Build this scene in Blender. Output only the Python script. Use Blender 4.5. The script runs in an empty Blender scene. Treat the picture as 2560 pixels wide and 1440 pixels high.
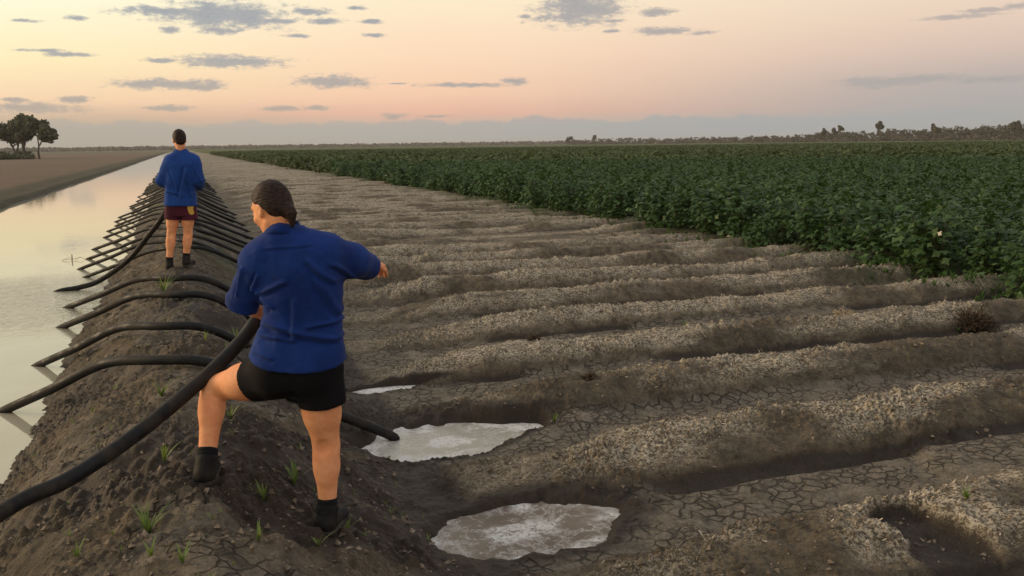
import bpy, math, random
import numpy as np
from mathutils import Vector, Matrix
random.seed(7)
SC = bpy.context.scene
COL = SC.collection
R = math.radians

# ------------------------------------------------------------------ camera
YAW, PITCH, ROLL = R(20.4), R(9.27), R(0.78)
EYE = Vector((0, 0, 1.5))
fw = Vector((math.sin(YAW) * math.cos(PITCH), math.cos(YAW) * math.cos(PITCH), -math.sin(PITCH)))
r0 = Vector((math.cos(YAW), -math.sin(YAW), 0)); u0 = r0.cross(fw)
rr = r0 * math.cos(ROLL) - u0 * math.sin(ROLL)
uu = u0 * math.cos(ROLL) + r0 * math.sin(ROLL)
cd = bpy.data.cameras.new('camera'); cam = bpy.data.objects.new('camera', cd); COL.objects.link(cam)
cam.matrix_world = Matrix(((rr.x, uu.x, -fw.x, EYE.x), (rr.y, uu.y, -fw.y, EYE.y), (rr.z, uu.z, -fw.z, EYE.z), (0, 0, 0, 1)))
cd.sensor_width = 36; cd.lens = 36 * 2200 / 2560; cd.clip_end = 9000; cd.clip_start = 0.05
SC.camera = cam

# ------------------------------------------------------------------ node helper
class NT:
    def __init__(s, tree): s.t = tree; s.n = tree.nodes; s.l = tree.links
    def new(s, typ, **kw):
        n = s.n.new(typ)
        for k, v in kw.items(): setattr(n, k, v)
        return n
    def put(s, sock, v):
        if isinstance(v, bpy.types.NodeSocket): s.l.new(v, sock)
        elif v is not None:
            if isinstance(v, (tuple, list)) and len(v) == 3 and sock.type == 'RGBA': v = (*v, 1)
            sock.default_value = v
    def math(s, op, a, b=None, c=None, clamp=False):
        n = s.new('ShaderNodeMath', operation=op, use_clamp=clamp)
        s.put(n.inputs[0], a); s.put(n.inputs[1], b); s.put(n.inputs[2], c); return n.outputs[0]
    def vm(s, op, a, b=None):
        n = s.new('ShaderNodeVectorMath', operation=op); s.put(n.inputs[0], a)
        if b is not None: s.put(n.inputs[1], b)
        return n.outputs[1] if op in ('LENGTH', 'DOT_PRODUCT', 'DISTANCE') else n.outputs[0]
    def mix(s, f, a, b, blend='MIX'):
        n = s.new('ShaderNodeMix', data_type='RGBA', blend_type=blend)
        s.put(n.inputs[0], f); s.put(n.inputs[6], a); s.put(n.inputs[7], b); return n.outputs[2]
    def noise(s, vec, scale, detail=4, rough=.55, dim='3D', dist=0):
        n = s.new('ShaderNodeTexNoise', noise_dimensions=dim)
        s.put(n.inputs['Vector'], vec); n.inputs['Scale'].default_value = scale
        n.inputs['Detail'].default_value = detail; n.inputs['Roughness'].default_value = rough; n.inputs['Distortion'].default_value = dist
        return n.outputs[0]
    def step(s, v, a, b, lo=0., hi=1.):
        n = s.new('ShaderNodeMapRange', interpolation_type='SMOOTHSTEP')
        s.put(n.inputs[0], v); s.put(n.inputs[1], a); s.put(n.inputs[2], b); s.put(n.inputs[3], lo); s.put(n.inputs[4], hi)
        return n.outputs[0]
    def ramp(s, f, stops):
        n = s.new('ShaderNodeValToRGB'); e = n.color_ramp.elements
        while len(e) < len(stops): e.new(.5)
        for i, (p, c) in enumerate(stops): e[i].position = p; e[i].color = (*c, 1)
        s.put(n.inputs[0], f); return n.outputs[0]

def lin(c):
    return tuple(((v / 255) / 12.92 if v / 255 <= .04045 else ((v / 255 + .055) / 1.055) ** 2.4) for v in c)

# ------------------------------------------------------------------ world (dusk sky with low evening clouds)
SUN_AZ, SUN_EL = R(-58), R(5)
W = bpy.data.worlds.new('World'); SC.world = W; W.use_nodes = True
wt = NT(W.node_tree); wt.n.clear()
geo = wt.new('ShaderNodeTexCoord')
dirv = wt.vm('NORMALIZE', geo.outputs['Generated'])
sep = wt.new('ShaderNodeSeparateXYZ'); wt.put(sep.inputs[0], dirv)
az = wt.math('ARCTAN2', sep.outputs[0], sep.outputs[1])
el = wt.math('ARCSINE', sep.outputs[2])
eld = wt.math('MULTIPLY', el, 180 / math.pi)
azd = wt.math('MULTIPLY', az, 180 / math.pi)
wob = wt.noise(dirv, 9, 3)
elw = wt.math('ADD', eld, wt.math('MULTIPLY', wt.math('SUBTRACT', wob, .5), .5))
f = wt.math('DIVIDE', elw, 30., clamp=True)
def sky_ramp(st): return wt.ramp(f, [(e / 30., lin(c)) for e, c in st])
rl = sky_ramp([(0, (172, 164, 148)), (1.0, (178, 166, 150)), (1.9, (208, 184, 158)), (2.8, (245, 212, 176)), (5, (254, 236, 188)), (9, (255, 252, 222)), (16, (250, 240, 205)), (30, (215, 215, 208))])
rc = sky_ramp([(0, (176, 171, 159)), (1.1, (188, 177, 164)), (2.0, (228, 182, 160)), (3.2, (243, 202, 172)), (5.6, (250, 217, 186)), (9, (251, 233, 200)), (16, (236, 226, 205)), (30, (198, 202, 204))])
rt = sky_ramp([(0, (163, 163, 160)), (1.5, (170, 168, 166)), (3.2, (183, 173, 169)), (5.2, (216, 192, 178)), (7, (230, 206, 186)), (9, (240, 218, 196)), (16, (214, 206, 198)), (30, (180, 186, 194))])
col = wt.mix(wt.step(azd, -12., 17.), rl, rc)
col = wt.mix(wt.step(azd, 14., 50.), col, rt)
# the far side of the sky (away from the set sun) and the zenith are brightened to light surfaces facing the viewer
back = wt.step(wt.vm('DOT_PRODUCT', dirv, (math.sin(R(-35)), math.cos(R(-35)), 0)), .15, -.9)
col = wt.mix(back, col, lin((212, 203, 200)))
col = wt.mix(wt.step(eld, 28., 80.), col, lin((188, 192, 202)))
# clouds: (px, py, half width, half height) on a 2560 wide picture converted to azimuth and elevation
def ae(px, py):
    d = fw + rr * ((px - 1280) / 2200) - uu * ((py - 720) / 2200)
    d.normalize(); return math.atan2(d.x, d.y), math.asin(d.z)
CL = [(560, 38, 150, 34), (430, 28, 130, 12), (700, 52, 60, 9), (425, 75, 24, 9), (545, 76, 45, 9), (190, 46, 24, 6), (70, 52, 30, 4), (100, 126, 50, 4), (170, 136, 60, 5),
      (575, 154, 135, 16), (400, 152, 45, 6), (420, 211, 130, 14), (500, 218, 60, 8), (832, 204, 95, 16), (775, 28, 50, 9), (810, 52, 45, 8), (890, 20, 25, 5), (740, 90, 35, 5), (930, 54, 28, 6), (935, 88, 32, 5), (1175, 212, 125, 6), (1285, 203, 35, 10), (985, 209, 35, 2.5),
      (60, 270, 120, 13), (185, 250, 38, 9), (35, 250, 30, 5), (425, 270, 52, 8), (700, 272, 55, 7), (790, 270, 36, 7), (985, 290, 35, 8), (1090, 291, 45, 4), (1310, 40, 20, 6),
      (1450, 22, 118, 42), (1540, 52, 40, 5), (1530, 78, 22, 4), (1660, 78, 80, 10), (1750, 82, 40, 6), (1640, 30, 45, 10), (2400, 42, 80, 7), (2470, 25, 60, 6), (2540, 14, 40, 7),
      (2210, 205, 100, 14), (2330, 196, 95, 10), (2480, 198, 80, 8)]
uv = wt.new('ShaderNodeCombineXYZ'); wt.put(uv.inputs[0], az); wt.put(uv.inputs[1], el)
uvo = uv.outputs[0]
best = None
for (cx, cy, hw, hh) in CL:
    a_, e_ = ae(cx, cy)
    p = wt.vm('SUBTRACT', uvo, (a_, e_, 0)); p = wt.vm('MULTIPLY', p, (2200 / hw / 1.12, 2200 / hh / 1.12, 0))
    d_ = wt.vm('LENGTH', p)
    if best is None: best = d_
    else: best = wt.math('MINIMUM', best, d_)
nuv = wt.vm('MULTIPLY', uvo, (1, 2.6, 1))
n1 = wt.noise(nuv, 42, 7, .66); n2 = wt.noise(nuv, 150, 5, .7)
nn = wt.math('ADD', wt.math('MULTIPLY', wt.math('SUBTRACT', n1, .5), 2.3), wt.math('MULTIPLY', wt.math('SUBTRACT', n2, .5), 1.15))
cd_ = wt.math('ADD', best, nn)
cm = wt.step(cd_, 1.15, .55)
core = wt.step(cd_, .8, .1)
# cloud bank low on the horizon
bank_top = wt.math('ADD', 1.55, wt.math('MULTIPLY', wt.math('SUBTRACT', wt.noise(wt.vm('MULTIPLY', uvo, (1, .3, 1)), 22, 4), .5), 1.7))
bm_ = wt.math('MULTIPLY', wt.step(wt.math('SUBTRACT', bank_top, eld), -.12, .16), wt.step(azd, 60., 30.))
ccol_l = wt.ramp(wt.math('DIVIDE', eld, 9., clamp=True), [(0, lin((172, 165, 154))), (.25, lin((182, 170, 158))), (.6, lin((164, 165, 168))), (1, lin((150, 157, 168)))])
ccol_r = wt.ramp(wt.math('DIVIDE', eld, 9., clamp=True), [(0, lin((165, 165, 160))), (.45, lin((170, 165, 163))), (1, lin((158, 156, 158)))])
ccol = wt.mix(wt.step(azd, 5., 40.), ccol_l, ccol_r)
ccol = wt.mix(wt.math('MULTIPLY', wt.math('MULTIPLY', core, wt.step(n2, .35, .65)), .75), ccol, wt.mix(1., ccol, (.8, .84, .9), 'MULTIPLY'))
hcol = wt.mix(wt.step(azd, -5., 40.), lin((178, 172, 162)), lin((164, 168, 170)))
col = wt.mix(wt.math('MULTIPLY', bm_, .75), col, hcol)
fade = wt.step(azd, 15., 50., 1., .75)
col = wt.mix(wt.math('MULTIPLY', wt.math('MULTIPLY', cm, wt.step(cd_, .9, .3, .5, .88)), fade), col, ccol)
# below the horizon: dull earth
col = wt.mix(wt.step(eld, 0., -1.), col, lin((120, 105, 85)))
nish = wt.new('ShaderNodeTexSky', sky_type='NISHITA', sun_disc=False, sun_elevation=SUN_EL, sun_rotation=SUN_AZ)
b1 = wt.new('ShaderNodeBackground'); wt.put(b1.inputs[0], col); b1.inputs[1].default_value = 1.03
b2 = wt.new('ShaderNodeBackground'); wt.put(b2.inputs[0], nish.outputs[0]); b2.inputs[1].default_value = .004
ads = wt.new('ShaderNodeAddShader'); wt.l.new(b1.outputs[0], ads.inputs[0]); wt.l.new(b2.outputs[0], ads.inputs[1])
wo = wt.new('ShaderNodeOutputWorld'); wt.l.new(ads.outputs[0], wo.inputs[0])
W.cycles.sampling_method = 'MANUAL'; W.cycles.sample_map_resolution = 512

# ------------------------------------------------------------------ sun (already set: only its soft glow)
sd = bpy.data.lights.new('sun', 'SUN'); sd.energy = 2.1; sd.angle = R(20); sd.color = (1, .72, .44)
so = bpy.data.objects.new('sun', sd); COL.objects.link(so)
sdir = Vector((math.sin(SUN_AZ) * math.cos(R(14)), math.cos(SUN_AZ) * math.cos(R(14)), math.sin(R(14))))
so.rotation_euler = sdir.to_track_quat('Z', 'Y').to_euler(); so.location = (-20, 10, 20)
SC.view_settings.view_transform = 'Standard'; SC.view_settings.look = 'None'
SC.view_settings.exposure = 0; SC.view_settings.gamma = 1
SC.cycles.max_bounces = 5; SC.cycles.diffuse_bounces = 2; SC.cycles.glossy_bounces = 3; SC.cycles.transmission_bounces = 3; SC.cycles.volume_bounces = 0

# ------------------------------------------------------------------ numpy noise
def _h2(ix, iy, s=0):
    h = (ix.astype(np.int64) * 374761393 + iy.astype(np.int64) * 668265263 + s * 974634777) & 0xffffffff
    h = ((h ^ (h >> 13)) * 1274126177) & 0xffffffff
    h = h ^ (h >> 16)
    return (h & 0xffffff) / float(0x1000000)
def vnoise(x, y, s=0):
    ix = np.floor(x); iy = np.floor(y); fx = x - ix; fy = y - iy
    fx = fx * fx * fx * (fx * (fx * 6 - 15) + 10); fy = fy * fy * fy * (fy * (fy * 6 - 15) + 10)
    a = _h2(ix, iy, s); b = _h2(ix + 1, iy, s); c = _h2(ix, iy + 1, s); d = _h2(ix + 1, iy + 1, s)
    return (a + (b - a) * fx) * (1 - fy) + (c + (d - c) * fx) * fy - .5
def fbm(x, y, o=4, s=0, g=.5):
    r = 0; a = 1
    for i in range(o):
        r = r + a * vnoise(x * 2 ** i + i * 17.3, y * 2 ** i - i * 9.1, s + i); a *= g
    return r
def _h3(ix, iy, iz, s): return _h2(ix + iz * 57, iy + iz * 131, s)
def vnoise3(p, s=0):
    i = np.floor(p); f_ = p - i; f_ = f_ * f_ * (3 - 2 * f_)
    r = 0
    for dx in (0, 1):
        for dy in (0, 1):
            for dz in (0, 1):
                w = (f_[:, 0] if dx else 1 - f_[:, 0]) * (f_[:, 1] if dy else 1 - f_[:, 1]) * (f_[:, 2] if dz else 1 - f_[:, 2])
                r = r + w * _h3(i[:, 0] + dx, i[:, 1] + dy, i[:, 2] + dz, s)
    return r - .5
def voro(x, y, s=0):
    ix = np.floor(x); iy = np.floor(y); f1 = np.full(x.shape, 9.); f2 = np.full(x.shape, 9.)
    for dx in (-1, 0, 1):
        for dy in (-1, 0, 1):
            cx = ix + dx; cy = iy + dy
            d = np.hypot(cx + _h2(cx, cy, s) - x, cy + _h2(cx, cy, s + 5) - y)
            f2 = np.where(d < f1, f1, np.minimum(f2, d)); f1 = np.minimum(f1, d)
    return f1, f2
def ss(x, a, b):
    t = np.clip((x - a) / (b - a), 0, 1); return t * t * (3 - 2 * t)

# ------------------------------------------------------------------ terrain
WATER_Z, POOL_Z, FLOOR_Z = -.5, -.655, -.615
PY0, PITCHY = 3.65, 1.48
POOLS = [(1.70, 4.37, .54, .31), (1.72, 6.08, .60, .36), (1.60, 7.55, .36, .10)]
def soil(x, y, micro=True):
    """height plus (dry litter, wet, cracked) masks of the soil at x, y"""
    d = np.hypot(x, y)
    near = 1 - ss(d, 14, 40)
    wx = x + .16 * fbm(x * .0 + 3.3, y * .35, 3, 11) + .05 * fbm(x * 1.5, y * 1.5, 3, 12) * near
    # bank between the channel and the field
    right = FLOOR_Z * (.35 * np.clip((wx - .05) / 1.25, 0, 1) + .65 * ss(wx, -.03, 1.22))
    left = -.78 * (.45 * np.clip((-wx - .1) / 1.62, 0, 1) + .55 * ss(-wx, .18, 1.75))
    left = left - .5 * ss(-wx, 1.7, 3.2)
    farl = -x - 5.95 - .12 * fbm(x * 0 + 5, y * .5, 3, 21)
    lland = -1.28 + .98 * ss(farl, -1.0, .35) + .08 * ss(farl, .4, 1.5) - .05 * ss(farl, 4.5, 5.5)
    z = np.where(wx > 0, right, np.where(x > -4, left, lland))
    onbank = ss(-np.abs(wx - .05), -1.35, -.9)
    # furrows and ridges running away from the bank
    yy = y + .06 * fbm(x * .35, y * .2, 2, 31) + .03 * fbm(x * 1.7, y * 1.7, 3, 32)
    yy = yy + .035 * np.maximum(x - 3, 0)
    ph = np.where(yy < 5.14, (yy - 5.14) / 1.6, (yy - 5.14) / 1.39) + 1
    k = np.floor(ph + .62); t = ph - k; sk = t - .02
    wob_ = .04 * fbm(x * 2.6, y * 2.6, 3, 33)
    rid = ss(t + wob_, -.44, -.10) * (1 - ss(t - wob_, .035, .23))
    nose = 1.95 + .9 * _h2(k, k * 0 + 3, 4) + .3 * fbm(x * 1.2, y * 1.2, 2, 35)
    ramp = ss(x, nose - .75, nose + .55) * .85 + .15 * ss(x, 1.35, 1.9)
    amp = (.178 + .05 * fbm(x * .5, k * 3.3, 3, 41) + .025 * fbm(x * 2.2, y * 2.2, 2, 42)) * (1 - .75 * ss(y, 45, 110)) * (1 - .7 * ss(-np.hypot((x - 6.5) / 3, (y - 18.5) / 2.2), -1.2, -.6)) * (1 + .25 * ss(y, 7, 12))
    field = ss(x, 1.15, 1.6)
    z = z + rid * ramp * amp * field * np.where(x < 400, 1, 0)
    z = z + field * .03 * fbm(x * .8, y * .8, 3, 51) * near
    # dried silt lobes on the furrow floors
    lobe = ss(vnoise(x * .55 + 4, y * 1.5, 61), .02, .12) * (1 - rid) * ss(x, 2.2, 2.8) * near
    z = z + lobe * .045
    # steep undercut lips on the side of the ridges that faces the viewer
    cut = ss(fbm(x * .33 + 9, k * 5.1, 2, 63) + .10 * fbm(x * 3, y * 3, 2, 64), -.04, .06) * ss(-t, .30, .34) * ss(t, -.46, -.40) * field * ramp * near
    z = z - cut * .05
    # scour pools under the pipe outlets
    wet = np.zeros_like(x)
    for i, (px, py, a, b) in enumerate(POOLS):
        q = np.hypot((x - px) / np.where(x > px, a * (1.25 if i else 1.), a), (y - py) / (b * (1 - (.55 if i else .0) * ss(x - px, .1 * a, 1.3 * a)))) + (.45 if i else .28) * fbm(x * 2.2, y * 2.2, 3, 71 + i) + .12 * fbm(x * 9, y * 9, 3, 171 + i)
        z = np.where(q < 1.6, z + (np.minimum(z, POOL_Z - .10) - z) * ss(-q, -1.28, -.80), z)
        wet = np.maximum(wet, ss(-q, -2.1, -1.0))
    wet = np.maximum(wet, ss(-np.abs(x - 1.22), -.5, -.1) * ss(-y, -6.3, -5.2) * .95)
    wet = np.maximum(wet, ss(-np.abs(x - 1.3), -.35, -.1) * .7)
    wet = np.maximum(wet, cut * .8)  # shade of the undercut lips painted in through the damp mask
    tr = np.hypot(np.minimum(np.abs(x - (3.50 + .1 * (y - 2.9))) / .20, 9), np.maximum(np.abs(y - 3.05) - .42, 0) / .16) + .8 * fbm(x * 4, y * 4, 2, 65)
    trm = ss(-tr, -1.25, -.75); z = z - trm * .075 * rid - trm * .02; wet = np.maximum(wet, trm)
    wet = np.maximum(wet, ss(-np.abs(z - WATER_Z + .0), -.10, -.01) * (x < -.5) * .9)
    wn = fbm(x * .9, y * .9, 4, 81)
    bankwet = onbank * ss(wn + .25 * ss(x, -.3, .6), -.12, .3)
    wet = np.clip(np.maximum(wet, bankwet * .75), 0, 1)
    dry = ss(rid, .22 , .9) * (.3 + .7 * ramp) * field * ss(fbm(x * 1.1, y * 1.1, 4, 91) + .25 * ss(sk, -.2, .1), -.35, .2) * (1 - wet)  # litter thinner on viewer-facing slopes, their shade put into the colour
    dry = np.maximum(dry, field * ss(y, 38, 80) * (.45 + .35 * ss(fbm(x * .3, y * .3, 3, 92), -.2, .3)))
    dry = dry * ss(-x, -11.6, -10.4)
    crack = (1 - ss(rid, .06, .35)) * field
    crack = np.maximum(crack, .62 * onbank * ss(fbm(x * 1.6 + 7, y * 1.6, 4, 95, .65), .0, .18))
    crack = crack * (1 - ss(wet, .5, .9))
    if micro:
        nearpool = ss(wet, .75, .95) * (x > .9)
        crumb = (1 - crack * np.where(x > 1.2, 1, .5)) * (1 - .8 * nearpool)
        rough = near * np.where(x < -3, .6, 1)
        z = z + rough * (.034 * fbm(x * 5, y * 5, 4, 101, .62) * (1 - .5 * crack * field) + onbank * .13 * fbm(x * 1.6, y * 1.6, 3, 102) + onbank * .035 * np.abs(fbm(x * 3.1, y * 3.1, 3, 103)))
        mm = d < 16
        if mm.any():
            xm, ym = x[mm], y[mm]
            f1, f2 = voro(xm * 9 + .8 * vnoise(xm * 6, ym * 6, 3), ym * 9 + .8 * vnoise(xm * 6, ym * 6, 4), 111)
            z[mm] -= .006 * ss(-(f2 - f1), -.16, -.03) * crack[mm] * 0 * ss(vnoise(xm * 1.7, ym * 1.7, 8), -.35, -.05)
            g1, g2 = voro(xm * 22, ym * 22, 121)          # crumbs
            z[mm] += .020 * (ss(-g1, -.5, -.1)) * crumb[mm] * ss(vnoise(xm * 3, ym * 3, 9), -.3, .2) * np.where(xm > -3, 1, .3)
            g1, g2 = voro(xm * 8.5, ym * 8.5, 131)
            z[mm] += .036 * (ss(-g1, -.42, -.1)) * crumb[mm] * ss(vnoise(xm * 1.3, ym * 1.3, 19), -.05, .3) * np.where(xm > -3, 1, .3)
    return z, dry, wet, crack
def gz(x, y):
    z = soil(np.array([float(x)]), np.array([float(y)]))[0]; return float(z[0])

def mesh_np(name, V, F, mat=None, parent=None, smooth=True, loc=None):
    V = np.asarray(V, np.float32); F = np.asarray(F, np.int32)
    me = bpy.data.meshes.new(name); n = F.shape[1]
    me.vertices.add(len(V)); me.vertices.foreach_set('co', V.ravel())
    me.loops.add(F.size); me.loops.foreach_set('vertex_index', F.ravel())
    me.polygons.add(len(F)); me.polygons.foreach_set('loop_start', np.arange(0, F.size, n, dtype=np.int32))
    me.polygons.foreach_set('use_smooth', np.full(len(F), smooth, bool))
    me.update(calc_edges=True); me.validate()
    if mat: me.materials.append(mat)
    o = bpy.data.objects.new(name, me); COL.objects.link(o)
    if parent: o.parent = parent
    return o
def tag(o, label=None, cat=None, group=None, kind=None):
    if label: o['label'] = label
    if cat: o['category'] = cat
    if group: o['group'] = group
    if kind: o['kind'] = kind
    return o
def empty(name, loc=(0, 0, 0), rz=0):
    o = bpy.data.objects.new(name, None); COL.objects.link(o); o.location = loc; o.rotation_euler = (0, 0, rz); o.empty_display_size = .1; return o

def material(name):
    m = bpy.data.materials.new(name); m.use_nodes = True; t = NT(m.node_tree)
    b = m.node_tree.nodes['Principled BSDF']; return m, t, b
def simple(name, c1, c2=None, rough=.8, scale=30, bump=0, bscale=120, spec=.3, detail=4):
    m, t, b = material(name)
    tc = t.new('ShaderNodeTexCoord').outputs['Object']
    if c2: t.put(b.inputs['Base Color'], t.mix(t.step(t.noise(tc, scale, detail), .35, .65), c1, c2))
    else: b.inputs['Base Color'].default_value = (*c1, 1)
    b.inputs['Roughness'].default_value = rough; b.inputs['Specular IOR Level'].default_value = spec
    if bump:
        bn = t.new('ShaderNodeBump'); bn.inputs['Strength'].default_value = bump; bn.inputs['Distance'].default_value = .01
        t.put(bn.inputs['Height'], t.noise(tc, bscale, 4)); t.put(b.inputs['Normal'], bn.outputs[0])
    return m

# ---- soil material
m_soil, t, b = material('soil')
tc = t.new('ShaderNodeTexCoord').outputs['Object']
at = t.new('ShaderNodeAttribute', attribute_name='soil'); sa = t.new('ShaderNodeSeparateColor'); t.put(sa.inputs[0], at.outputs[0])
dryA, wetShadeA, crkA = sa.outputs[0], sa.outputs[1], sa.outputs[2]
nL = t.noise(tc, 1.3, 5, .6); nM = t.noise(tc, 9, 5, .65); nF = t.noise(tc, 44, 4, .72); nS = t.noise(tc, 105, 3, .65)
base = t.mix(t.step(nM, .3, .7), (.088, .067, .043), (.195, .150, .098))
sx = t.new('ShaderNodeSeparateXYZ'); t.put(sx.inputs[0], tc)
base = t.mix(t.step(sx.outputs[0], -5.5, -9.), base, t.mix(t.step(nL, .3, .7), (.155, .098, .062), (.20, .132, .086)))
base = t.mix(t.math('MULTIPLY', t.step(sx.outputs[0], -5.2, -5.8), t.step(sx.outputs[0], -8.2, -7.2)), base, (.085, .072, .042))
base = t.mix(t.step(nL, .38, .62), base, t.mix(1., base, (.72, .74, .74), 'MULTIPLY'))
mud = t.mix(t.step(nM, .35, .65), (.15, .128, .095), (.25, .215, .165))
mud = t.mix(t.step(nL, .42, .68), mud, (.31, .26, .20))
mud = t.mix(t.step(nF, .40, .62), mud, t.mix(1., mud, (.62, .60, .56), 'MULTIPLY'))
colr = t.mix(t.math('MULTIPLY', crkA, .85), base, mud)
lit = t.mix(t.step(nM, .3, .7), (.41, .345, .24), (.70, .60, .445))
lit = t.mix(t.step(nF, .42, .58), (.135, .102, .066), lit)
dm = t.math('MULTIPLY', dryA, t.step(t.math('ADD', nF, t.math('MULTIPLY', nM, .7)), .72, .90, .12, 1.))
colr = t.mix(dm, colr, lit)
spk = t.math('MULTIPLY', t.step(nS, .58, .64), t.step(dryA, .0, .5, .16, .95))
colr = t.mix(spk, colr, (.55, .465, .34))
dk = t.math('MULTIPLY', t.step(t.noise(tc, 30, 4, .72), .47, .38), t.step(crkA, .9, .3))
colr = t.mix(t.math('MULTIPLY', dk, .5), colr, (.05, .035, .022))
wv = t.math('ADD', wetShadeA, t.math('MULTIPLY', t.math('SUBTRACT', nM, .5), .5))
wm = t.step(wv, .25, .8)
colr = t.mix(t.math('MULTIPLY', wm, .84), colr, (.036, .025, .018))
# crack lines, the shade of their depth painted into the soil colour
v1 = t.new('ShaderNodeTexVoronoi', feature='DISTANCE_TO_EDGE'); 
wq = t.new('ShaderNodeTexNoise'); wq.inputs['Scale'].default_value = 7; t.put(wq.inputs['Vector'], tc)
wp = t.vm('ADD', tc, t.vm('MULTIPLY', t.vm('SUBTRACT', wq.outputs['Color'], (.5, .5, .5)), (.09, .09, .0)))
wp = t.vm('MULTIPLY', wp, (1, 1, .35))
t.put(v1.inputs['Vector'], wp); v1.inputs['Scale'].default_value = 11.5
v2 = t.new('ShaderNodeTexVoronoi', feature='DISTANCE_TO_EDGE'); t.put(v2.inputs['Vector'], wp); v2.inputs['Scale'].default_value = 26
lw = t.step(nL, .3, .6, .03, .13)
l1 = t.new('ShaderNodeMapRange'); t.put(l1.inputs[0], v1.outputs[0]); t.put(l1.inputs[1], lw); l1.inputs[2].default_value = 0; 
l2 = t.step(v2.outputs[0], .07, .0)
ck = t.math('MAXIMUM', t.math('MULTIPLY', l1.outputs[0], .95), t.math('MULTIPLY', l2, t.step(nL, .5, .62, 0., .8)))
cg = t.math('MULTIPLY', ck, t.step(crkA, .2, .6))
cg = t.math('MULTIPLY', cg, t.step(t.noise(tc, 3.1, 2), .36, .5))
colr = t.mix(t.math('MULTIPLY', cg, .72), colr, (.04, .031, .022))
# green tinge of tiny weeds close to the crop and far pasture beyond the bare ground
grn = t.new('ShaderNodeAttribute', attribute_name='green')
colr = t.mix(t.math('MULTIPLY', grn.outputs['Fac'], t.step(nM, .35, .55)), colr, (.062, .082, .032))
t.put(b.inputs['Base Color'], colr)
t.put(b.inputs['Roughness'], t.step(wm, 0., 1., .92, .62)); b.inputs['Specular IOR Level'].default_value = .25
bh = t.math('ADD', t.math('MULTIPLY', nF, .8), t.math('MULTIPLY', nS, .5))
bh = t.math('SUBTRACT', bh, t.math('MULTIPLY', cg, 1.5))
bn = t.new('ShaderNodeBump'); bn.inputs['Strength'].default_value = 1.; bn.inputs['Distance'].default_value = .022
t.put(bn.inputs['Height'], bh); t.put(b.inputs['Normal'], bn.outputs[0])

# ---- ground sheet: a polar grid, dense where it is close
def build_ground():
    azs = np.concatenate([np.arange(-180, -18, 3.), np.arange(-18, -12, .3), np.arange(-12, 53, .062), np.arange(53, 60, .3), np.arange(60, 180.1, 3.)])
    azs = np.radians(azs)
    an = np.concatenate([np.arange(80, 30, -3.), np.arange(30, 3.0, -.036), np.arange(3.0, .6, -.02), np.arange(.6, .02, -.02)])
    rad = 2.0 / np.tan(np.radians(an))
    rad = np.concatenate([rad[rad < 2500], [2600.]])
    A, D = np.meshgrid(azs, rad)
    x = (np.sin(A) * D).ravel(); y = (np.cos(A) * D).ravel()
    z, dry, wet, crack = soil(x, y)
    V = np.stack([x, y, z], 1)
    na, nr = len(azs), len(rad)
    i = np.arange(nr - 1)[:, None] * na + np.arange(na - 1)[None]
    F = np.stack([i, i + na, i + na + 1, i + 1], -1).reshape(-1, 4)[:, ::-1]
    o = mesh_np('ground', V, F, m_soil); tag(o, kind='structure')
    me = o.data
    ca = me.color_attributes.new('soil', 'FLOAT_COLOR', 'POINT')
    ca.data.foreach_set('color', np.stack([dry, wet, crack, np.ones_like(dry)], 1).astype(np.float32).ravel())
    g = ss(x, 8.3, 10.3) * ss(fbm(x * .9, y * .9, 3, 201), -.1, .25) * .75
    g = np.maximum(g, ss(-np.abs(x - .75), -.6, -.2) * ss(y, 11, 14) * ss(fbm(x * 1.1, y * .5, 3, 207), -.15, .2) * .6)
    g = np.maximum(g, ss(np.abs(y), 420, 470) * (x < 8) * .8)
    g = np.maximum(g, (x < -3) * .25 * ss(fbm(x * .02, y * .1, 3, 203), .0, .2))
    ga = me.attributes.new('green', 'FLOAT', 'POINT'); ga.data.foreach_set('value', g.astype(np.float32))
build_ground()

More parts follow.
